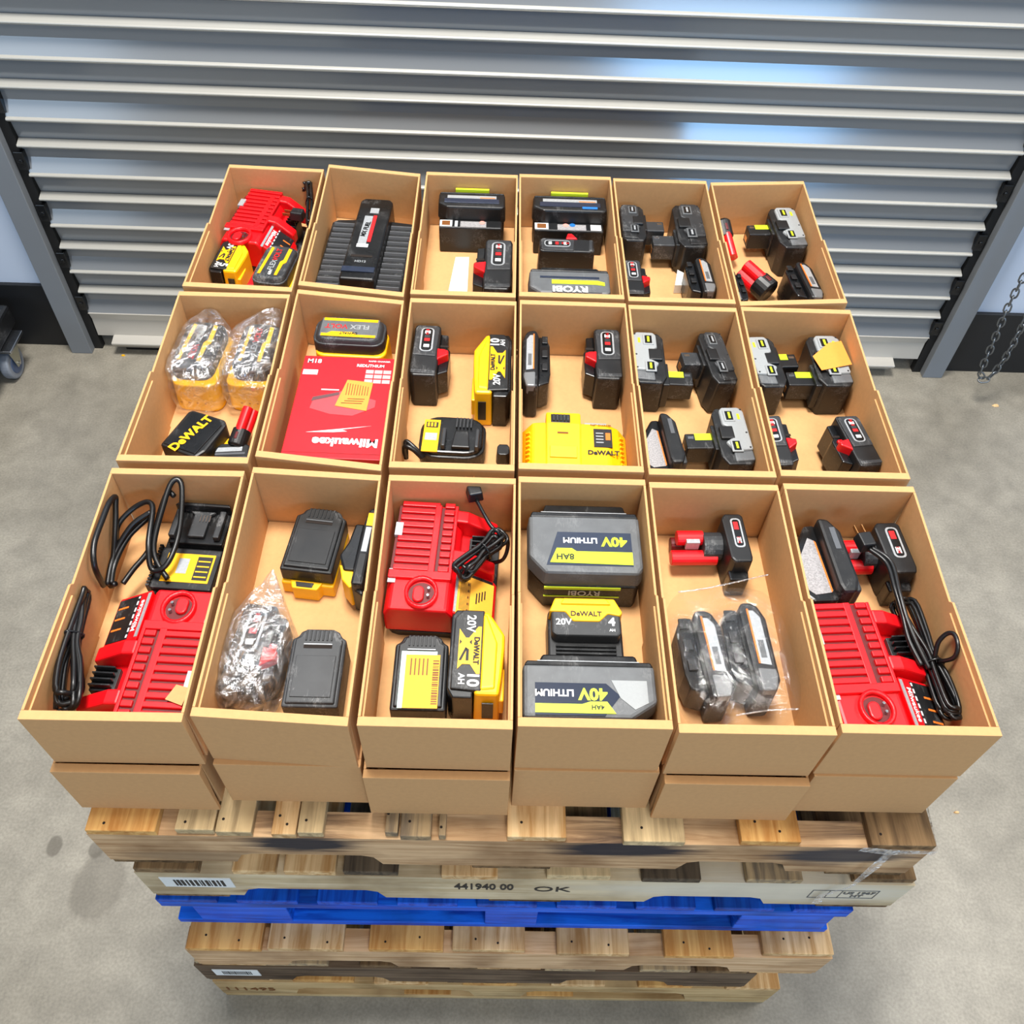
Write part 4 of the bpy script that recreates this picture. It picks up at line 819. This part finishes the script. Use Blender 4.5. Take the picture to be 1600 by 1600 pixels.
# small rounded charger, middle row
t = Item('battery_charger', 'rounded black charger with a yellow label beside the ledge, third middle-row box', 'charger', .048, [(654, 708), (762, 711), (660, 642), (752, 642)], 'black chargers', .112, .092, -2); CHG_SM = t.o
t.poly('base', BLACK, rect(0, 0, 1, 1, .30, 5), 0, .034, .003); t.poly('deck', BLACK2, rect(.0, .0, .94, .92, .30, 5), .033, .042, .003, .02)
e = t.plate('yellow_label', YEL, -.44, -.20, -.46, .34, .042, .001)
t.plate('label_window', SILV, -.41, -.23, -.18, .0, .043, .0005, parent=e); t.plate('label_top', INK, -.41, -.23, .14, .28, .043, .0005, parent=e)
for k in range(3): t.plate('label_bar', YEL, -.39+k*.05, -.36+k*.05, .16, .26, .0435, .0005, parent=e)
for x in (-.12, .38): t.poly('dock_rail', DGREY, [(x-.03, -.40), (x+.03, -.40), (x+.03, .05), (x-.03, .05)], .042, .054, .002)
t.poly('dock_tongue', BLACK, [(.0, -.38), (.28, -.38), (.24, .02), (.04, .02)], .042, .050, .002)
for k in range(5): t.poly('vent_fin', DGREY, [(.04+k*.055, .14), (.065+k*.055, .14), (.065+k*.055, .38), (.04+k*.055, .38)], .042, .048, .0004)

# big yellow fast charger
t = Item('battery_charger', 'large bright yellow charger filling the near end of the fourth middle-row box', 'charger', .066, [(812, 725), (985, 727), (836, 645), (970, 650)], 'yellow chargers', .180, .116, -1)
hw, hl = t.W/2, t.L/2
t.part('base', MB().poly(rect(0, 0, t.W*.98, t.L*.98, .1), 0, .010), BLACK, .001)
t.part('housing', MB().poly([(-hw, .010), (-hw, .034), (-hw*.80, .060), (-hw*.60, .062), (hw*.62, .062), (hw*.82, .052), (hw, .030), (hw, .010)], -hl, hl*.70, 'y'), YEL, .004)
t.part('dock', MB().poly([(-hl, .05), (-hl, .064), (hl*.5, .072), (hl*.98, .070), (hl*.98, .012), (hl*.5, .012)], -hw*.55, hw*.10, 'x'), YEL, .003)
t.part('dock_step', MB().poly([(-hl*.75, .06), (-hl*.75, .068), (-hl*.35, .071), (-hl*.35, .06)], -hw*.48, hw*.02, 'x'), YEL, .001)
tb = t.part('terminal_block', MB().box(-hw*.46, -hw*.10, hl*.52, hl*.86, .068, .0725), BLACK, .001)
for k in range(5): t.part('terminal_fin', MB().box(-hw*.42+k*.006, -hw*.42+k*.006+.002, hl*.56, hl*.80, .0725, .076), DGREY, 0, parent=tb)
fin = MB().box(-.0045, .0045, -.0022, .0022, -.004, .004).mesh('vent_fin', YEL, .0008)
for s_ in (-1, 1):
    for k in range(8): put('vent_fin', fin, t.o, (s_*hw*.86, -hl*.85+k*.0098, .052 if s_ < 0 else .047), (0, s_*.7, .35*s_))
e = t.plate('status_label', INK, .17, .34, -.12, .24, .062, .0010)
for k in range(4): t.plate('label_line', SILV, .19, .26, -.04+k*.06, -.02+k*.06, .063, .0005, parent=e)
t.plate('orange_block', ORPRINT, .28, .325, .02, .16, .063, .0005, parent=e)
t.text('DeWALT', .013, INK, .255, -.23, 0, .0622, bold=.04); t.text('FAST CHARGER', .005, BROWNINK, .24, .31, 0, .0622)
t.plate('caution_text', BROWNINK, -.17, -.07, .06, .09, .0705, .0005)
MB().box(hw*.18, hw*.60, hl*.70, hl*.80, .03, .058).build('rear_tab', LGREY, t.o, .001)

# red retail carton, with its print
t = Item('retail_carton', 'red cardboard retail carton with white lettering and an orange sticker', 'carton', .070, [(440, 715), (598, 728), (477, 550), (612, 558)], None, .160, .242, -1)
t.part('carton', MB().box(-t.W/2, t.W/2, -t.L/2, t.L/2, 0, t.H), CARTON, .001)
t.plate('lid_edge_shade', mat('carton_shadow_line', (150, 10, 22), .5), -.5, .5, -.455, -.450)  # darker red line paints the shadow along the lid edge
t.text(MC, .025, WHITE, .12, -.35, 180, bold=.04)
t.poly('lightning_stroke', WHITE, [(-.30, -.27), (.36, -.19), (.06, -.235), (.12, -.25), (-.02, -.262)], t.H, t.H+.0006)
t.text('M18', .014, WHITE, -.38, .44, 0); t.plate('white_tag', WHITE, -.48, -.32, .30, .35)
t.text('REDLITHIUM', .0095, WHITE, .24, .41, 0, sx=.9); t.text('RAPID CHARGER', .005, WHITE, .33, .46, 0)
for i in range(3):
    for j in range(3): t.plate('spec_cell', mat('pink_cell', (235, 170, 172), .6), .20+i*.095, .285+i*.095, .37-j*.05, .332-j*.05)
t.plate('caption', WHITE, -.24, -.05, .145, .155)
t.poly('pictured_battery', mat('picture_pink', (196, 70, 78), .5), [(-.32, -.04), (-.30, .05), (-.02, .14), (.36, .06), (.36, -.01), (.14, -.10), (-.10, -.09)], t.H, t.H+.0004)
t.poly('pictured_edge', mat('picture_grey', (96, 66, 70), .5), [(-.32, .03), (-.31, .07), (-.04, .13), (-.04, .10)], t.H, t.H+.0008)
e = t.poly('orange_sticker', ORANGE, [(-.06, -.01), (.02, .255), (.30, .235), (.28, -.05)], t.H, t.H+.0012, label='orange price sticker')
for k in range(9): t.plate('sticker_line', BROWNINK, .03+k*.028, .038+k*.028, .10, .22-.004*k, t.H+.0012, .0004, parent=e)
for k in range(3): t.plate('sticker_line', BROWNINK, .0+.03*k, .22+.01*k, .015+k*.022, .022+k*.022, t.H+.0012, .0004, parent=e)

# wide ribbed pack in the second back box
t = Item('power_tool_battery', 'wide black pack with ribbed wings, filling the second back box', 'battery', .070, [(492, 447), (628, 452), (524, 318), (648, 320)], None, .176, .262, -3)
for s_ in (-1, 1):
    wing = t.part('wing', MB().poly([(s_*t.W*.16, -t.L*.5), (s_*t.W*.48, -t.L*.5), (s_*t.W*.5, t.L*.36), (s_*t.W*.44, t.L*.40), (s_*t.W*.16, t.L*.42)][::s_], 0, .052), BLACK, .003)
    fm = MB().box(-.023, .023, -.0035, .0035, 0, .006, .001, .0022).mesh('cooling_fin', mat('fin_highlight_grey', (88, 90, 94), .25), .0006)  # paler than the wings: rib highlights are put into the grey
    for k in range(12): put('cooling_fin', fm, wing, (s_*t.W*.335, -t.L*.45+k*t.L*.070, .052))
t.part('centre_body', MB().poly([(-.034, -.5*t.L), (.036, -.5*t.L), (.036, .54*t.L), (.028, .58*t.L), (-.026, .58*t.L), (-.034, .54*t.L)], 0, .078, inset=.03), BLACK2, .004)
t.plate('badge_strip', SILV, -.085, .010, -.05, .32, .078, .0008); t.plate('badge_strip', REDPRINT, .015, .055, -.02, .33, .078, .0008)
t.plate('badge_strip', WHITE, -.09, .04, -.09, -.05, .078, .0008); t.plate('silver_code', SILV, -.04, .06, .36, .43, .078, .0008)
text(t.o, 'MX FUEL', .013, BLACK2, (-.006, .14*t.L, .0795), PI/2-.1, bold=.03)
t.plate('handle_slot', HOLE, -.12, .12, -.215, -.19, .078, .0008); t.text('HD12', .009, SILV, 0, -.27, 0, .078); t.plate('release_bar', NAVY, -.18, .18, -.40, -.34, .078, .002)

for o_ in [o for o in COL.objects if o.parent is None and o.name.split('.')[0] in ('power_tool_battery', 'battery_charger', 'retail_carton')]: settle(o_)
bpy.context.view_layer.update()
# loose papers
def sheet(name, label, cat, px, mat_, zz, th=.0006):
    pts = [at(x, y, ZF+zz) for x, y in px]; c = sum(pts, Vector())/len(pts)
    o = MB().poly([(p.x-c.x, p.y-c.y) for p in pts], 0, th).build(name, mat_); o.location = (c.x, c.y, ZF+zz); tag(o, label, cat); return o
sheet('paper_slip', 'plain white paper slip on the floor of the third back box', 'paper', [(700, 458), (730, 458), (733, 402), (712, 402)], PAPER, .0005)
sheet('paper_slip', 'white paper with yellow corner at the near end of the fifth back box', 'paper', [(1052, 458), (1070, 458), (1070, 441), (1056, 434)], PAPER, .001, .02)
sc = sheet('card_scrap', 'torn scrap of kraft card lying on the front left red charger', 'scrap', [(258, 1093), (284, 1103), (297, 1076), (276, 1070)], CARD, .0795, .001)

# ---------------------------------------------------------------- clear bags
def bag(label, thing_, zc, sx, sy, sz, rz, seed, tip=None, m=FILM, amp=.010, fold=26):
    if isinstance(thing_, tuple): c = at(thing_[0], thing_[1], ZF+zc)
    else:
        bpy.context.view_layer.update(); V = [q.matrix_world @ v.co for q in tree(thing_) if q.type == 'MESH' for v in q.data.vertices]
        c = Vector([(min(v[k] for v in V)+max(v[k] for v in V))/2 for k in range(3)]); c.z = ZF+zc
    n1, n2 = 64, 36; vs = []; fs = []; bx_ = find_box(c); R_ = Matrix.Translation(c) @ Matrix.Rotation(math.radians(rz), 4, 'Z'); RI = R_.inverted()
    f = lambda v, e: math.copysign(abs(v)**e, v)
    for j in range(n2+1):
        ph = -PI/2+PI*j/n2
        for i in range(n1):
            th = 2*PI*i/n1
            p = Vector((f(math.cos(ph), .45)*f(math.cos(th), .5)*sx, f(math.cos(ph), .45)*f(math.sin(th), .5)*sy, f(math.sin(ph), .6)*sz))
            k_ = noise.noise(p*fold+Vector((seed, 0, 0))); k2 = abs(noise.noise(p*fold*2.3+Vector((0, seed, 0))))
            p *= 1+amp*6*(.4-abs(k_)*2.2)-amp*6*k2
            if tip:
                t_ = Vector(tip); g = max(0, (p.y-sy*.55)/(sy*.45)) if t_.y > 0 else 0
                if p.y > sy*.55: p.x = p.x*(1-g*.85)+t_.x*g*.85; p.z = p.z*(1-g*.8)+t_.z*g*.8; p.y += (t_.y-sy)*g
            vs.append(RI @ inside(R_ @ p, bx_, .001))
    for j in range(n2):
        for i in range(n1): fs.append((j*n1+i, j*n1+(i+1) % n1, (j+1)*n1+(i+1) % n1, (j+1)*n1+i))
    o = MB().add(vs, fs).build('plastic_bag', m); o.location = (c.x, c.y, ZF+zc); o.rotation_euler = (0, 0, math.radians(rz)); tag(o, label, 'bag', 'clear plastic bags'); return o
bag('crumpled clear bag around the left striped-cap battery, middle left box', MA, .048, .050, .088, .056, -4, 3, (-.010, .108, .050))
bag('crumpled clear bag around the right striped-cap battery, middle left box', MBB, .048, .050, .088, .056, -2, 9, (.030, .112, .060))
bag('crumpled clear bag with a pointed tip around a red-latched battery, second front box', BGB.o, .040, .047, .084, .047, -6, 15, (-.008, .122, .045))
b = bag('flat clear zip bag holding two orange-lined batteries', (1140, 1030), .042, .086, .108, .044, 4, 22, None, FILM2, .003, 14)
# seams of the zip bag
for pts in ([(1060, 925), (1110, 918), (1200, 898)], [(1150, 1118), (1200, 1110), (1248, 1108)]):
    s_ = MB().tube([b.matrix_world.inverted() @ (at(x, y, ZF+.07)) if False else Vector(at(x, y, ZF+.075)) for x, y in pts], .0012, 5, 5)
    s_.v = [tuple(Matrix.Rotation(-b.rotation_euler.z, 3, 'Z') @ (Vector(v)-b.location)) for v in s_.v]; s_.build('bag_seam', film('seam_film', .45, .2, 60), b)

# ---------------------------------------------------------------- cords: each is a part of its charger
def hang(m, parent, c, name='power_cord', label=None):
    o = m.build(name, CORD, None, 0, True, label); bpy.context.view_layer.update()
    o.parent = parent; o.matrix_parent_inverse = parent.matrix_world.inverted(); o.location = c; return o
def cord(parent, runs, r=.0032, name='power_cord'):
    c = at(*runs[0][0][:2], ZF+runs[0][0][2]); c.z = ZF; m = MB(); bx_ = find_box(parent.location)
    for ex in runs: m.tube([inside(at(x, y, ZF+z_), bx_, r*1.3)-c for x, y, z_ in ex], r, 8, 7)
    return hang(m, parent, c, name), c
cord(CHG_BK, [[(262, 905, .05), (240, 860, .07), (255, 790, .10), (272, 745, .115), (284, 760, .11), (280, 830, .08), (262, 880, .065), (238, 890, .06), (232, 850, .08), (238, 790, .09), (215, 790, .085), (185, 820, .07), (164, 860, .05), (158, 900, .04), (168, 915, .03), (180, 912, .04)],
     [(160, 915, .05), (148, 885, .10), (142, 850, .115), (147, 812, .117), (159, 785, .115), (170, 776, .105), (178, 790, .095), (180, 830, .075), (172, 870, .05), (164, 900, .04)], [(174, 912, .04), (180, 880, .045), (200, 840, .06), (228, 812, .07), (240, 800, .07)], [(166, 914, .04), (176, 870, .05), (205, 822, .075), (236, 800, .085)], [(192, 912, .04), (208, 890, .045), (235, 855, .055), (250, 800, .08), (262, 770, .10), (272, 775, .10)]], .0042)
def bundle(parent, a, b, n, spread, zt, r=.0031, tie=(.5,), plug=None, loop=None, fan=.25):
    A = at(a[0], a[1], ZF+zt); B = at(b[0], b[1], ZF+zt); ax = (B-A).normalized(); side = Vector((-ax.y, ax.x, 0)); Ln = (B-A).length
    rnd = random.Random(n); cab = MB(); C0 = Vector((A.x, A.y, ZF)); bx_ = find_box(parent.location)
    for k in range(n):                                     # each turn of the coil is a long flat ring
        w_ = spread*(1-.60*k/n); dz = rnd.uniform(-.014, .014); e0 = rnd.uniform(-.006, .012); e1 = rnd.uniform(-.010, .010); pts = []
        for tt, sd in ((.04, 1), (.28, 1), (.5, .75), (.72, 1), (.96, 1), (1.0, 0), (.96, -1), (.72, -1), (.5, -.75), (.28, -1), (.04, -1), (0, 0)):
            ee = -e0 if tt < .2 else (e1 if tt > .8 else 0); q = 1-fan*(1-abs(2*tt-1)) if sd else 1
            p = C0+ax*(Ln*tt+ee)+side*(w_*sd*q+rnd.uniform(-.0012, .0012)); p.z = ZF+zt+dz*(1 if sd >= 0 else -.7)
            pts.append(inside(p, bx_, r*1.3)-C0)
        cab.tube(pts, r, 7, 4, True)
    if loop: cab.tube([inside(at(x, y, ZF+z_), bx_, r*1.3)-C0 for x, y, z_ in loop], r, 8, 6)
    o = hang(cab, parent, C0)
    for tt in tie:
        p = ax*(Ln*tt); g = spread*.95+.002; tm = MB().tube([inside(C0+p+v_, bx_, .002)-C0 for v_ in (side*g+Vector((0, 0, zt)), Vector((0, 0, zt+.017)), -side*g+Vector((0, 0, zt)), Vector((0, 0, zt-.017)))], .0016, 6, 5, True); tm.build('twist_tie', BLACK2, o, 0, True)
    if plug:
        p = at(plug[0], plug[1], ZF+plug[2])-C0; X_ = Matrix.Translation(p) @ Matrix.Rotation(math.radians(plug[3]), 4, 'Z')
        MB().box(-.012, .012, -.014, .014, -.009, .009, .002, .002).xf(X_).build('plug', BLACK, o, .002)
        for s_ in (-1, 1): MB().box(s_*.006-.0008, s_*.006+.0008, .014, .030, -.003, .003).xf(X_).build('prong', BRASS, o)
    return o
bundle(CHG_FL, (106, 1092), (112, 932), 8, .0165, .084, .0036, tie=(.58,), fan=.1)
bundle(CHG_FR, (1492, 1112), (1412, 945), 7, .017, .060, .0032, tie=(.42,), plug=(1352, 846, .088, 10), loop=[(1460, 1030, .07), (1466, 1004, .09), (1480, 990, .105), (1496, 992, .112), (1502, 1010, .110), (1490, 1028, .095), (1466, 1034, .07)], fan=.45)
cord(CHG_FR, [[(1358, 858, .088), (1385, 880, .088), (1398, 920, .088), (1410, 960, .082), (1420, 1000, .074), (1440, 1040, .068)], [(1362, 856, .09), (1392, 878, .09), (1405, 925, .09), (1416, 965, .084), (1432, 1005, .076), (1452, 1045, .068)]], .0036, 'power_lead')
bundle(CHG_F3, (722, 892), (782, 838), 5, .012, .095, .0030, tie=(.55,), plug=(741, 768, .105, 15), loop=[(745, 782, .10), (757, 805, .10), (770, 825, .097), (790, 838, .095), (797, 855, .08), (785, 875, .06), (765, 880, .04)], fan=.3)
bundle(CHG_B1, (484, 345), (484, 262), 3, .006, .092, .0030, tie=(.3,), plug=(465, 335, .075, 80), fan=.0)
cord(CHG_SM, [[(662, 715, .03), (650, 702, .045), (636, 690, .05), (625, 695, .045), (622, 708, .03), (630, 716, .02)], [(660, 716, .035), (645, 702, .05), (632, 698, .05), (626, 712, .03)]], .0042)
p = at(786, 712, ZF+.01); bpy.context.view_layer.update()
pl = MB().poly(rect(0, 0, .024, .028, .3), 0, .026, inset=.15).build('plug', BLACK, None, .003); pl.parent = CHG_SM; pl.matrix_parent_inverse = CHG_SM.matrix_world.inverted(); pl.location = (p.x, p.y, ZF)
MB().box(-.008, .008, .013, .020, .004, .018).build('strain_relief', BLACK2, pl, .002)

# ---------------------------------------------------------------- chain, cart, scraps on the floor
CH = tag(empty('hanging_chain', (1.80, 1.78, 0)), 'steel hoist chain hanging in a loop at the right wall', 'chain')
path = [at(x, y, y=1.78) for x, y in ((1604, 425), (1590, 450), (1575, 480), (1562, 510), (1550, 540), (1538, 566), (1532, 583), (1536, 594), (1548, 588), (1566, 566), (1582, 540), (1604, 495))]
top = path[0]+(path[0]-path[1])*14; end = path[-1]+(path[-1]-path[-2])*7
path = [top]+path+[end]
dense = []
for a, b_ in zip(path, path[1:]):
    n_ = max(1, int((b_-a).length/.002)); dense += [a.lerp(b_, i/n_) for i in range(n_)]
lk = MB(); 
ring = [(.0145*math.copysign(min(1, abs(math.cos(a))*1.0), math.cos(a))+.004*math.copysign(1, math.cos(a)), .0095*math.sin(a), 0) for a in [2*PI*(i+.5)/14 for i in range(14)]]
LM = MB().tube(ring, .0029, 6, 1, True).mesh('link', mat('galvanised_chain', (120, 124, 128), .35, .8), 0, True)
acc = 0; last = dense[0]; k = 0; step = .027
for i, p in enumerate(dense):
    acc += (p-last).length; last = p
    if acc >= step:
        acc = 0; d = (dense[min(i+6, len(dense)-1)]-dense[max(0, i-6)]).normalized()
        q = d.to_track_quat('X', 'Z').to_matrix().to_4x4() @ Matrix.Rotation(PI/2*(k % 2)+.5, 4, 'X')
        o = put('link', LM, CH, p-CH.location); o.rotation_euler = q.to_euler(); k += 1
# cart: castor and dark underside at the left
ct = tag(empty('cart', (-1.92, 1.42, 0)), 'cart at the left edge, showing one grey swivel castor', 'cart')
pc = at(18, 566, z=.055) - ct.location
MB().cyl((pc.x-.016, pc.y, .055), .055, .032, 'x', 32).build('wheel', mat('grey_tyre', (128, 134, 144), .5), ct, .006)
MB().cyl((pc.x-.019, pc.y, .055), .036, .038, 'x', 24).build('hub', mat('blue_grey_hub', (70, 88, 120), .4), ct, .003)
for s_ in (-1, 1): MB().poly([(pc.y-.03, .135), (pc.y+.05, .135), (pc.y+.012, .045), (pc.y-.012, .045)], pc.x+s_*.024-.0015, pc.x+s_*.024+.0015, 'x').build('fork', mat('zinc_fork', (170, 168, 150), .3, .6), ct, .001)
MB().cyl((pc.x-.03, pc.y, .055), .006, .06, 'x', 10).build('axle', STEEL, ct)
MB().box(pc.x-.05, pc.x+.05, pc.y-.05, pc.y+.06, .135, .145).build('castor_plate', STEEL, ct, .002)
MB().box(pc.x-1.0, pc.x+.02, pc.y-.75, pc.y+.10, .145, .22).build('cart_deck', BLACK, ct, .01)
def scrap(name, label, cat, px, py, s_, m):
    c = at(px, py, 0); b_ = MB(); pts = [(s_*random.uniform(.6, 1)*math.cos(a), s_*.5*random.uniform(.6, 1)*math.sin(a)) for a in [i*PI/3 for i in range(6)]]
    o = b_.poly(pts, .0004, .004, inset=.3).build(name, m); o.location = (c.x, c.y, 0); tag(o, label, cat)
scrap('foam_bead', 'tiny yellow bead on the floor under the shutter seal', 'bead', 193, 556, .009, YEL)
scrap('wood_chip', 'small pale wood chip on the floor to the right of the pallets', 'wood chip', 1495, 1270, .009, W_PALE)
scrap('wood_chip', 'pale wood splinter lying on the floor beneath the hanging chain', 'wood chip', 1556, 634, .016, W_PALE)
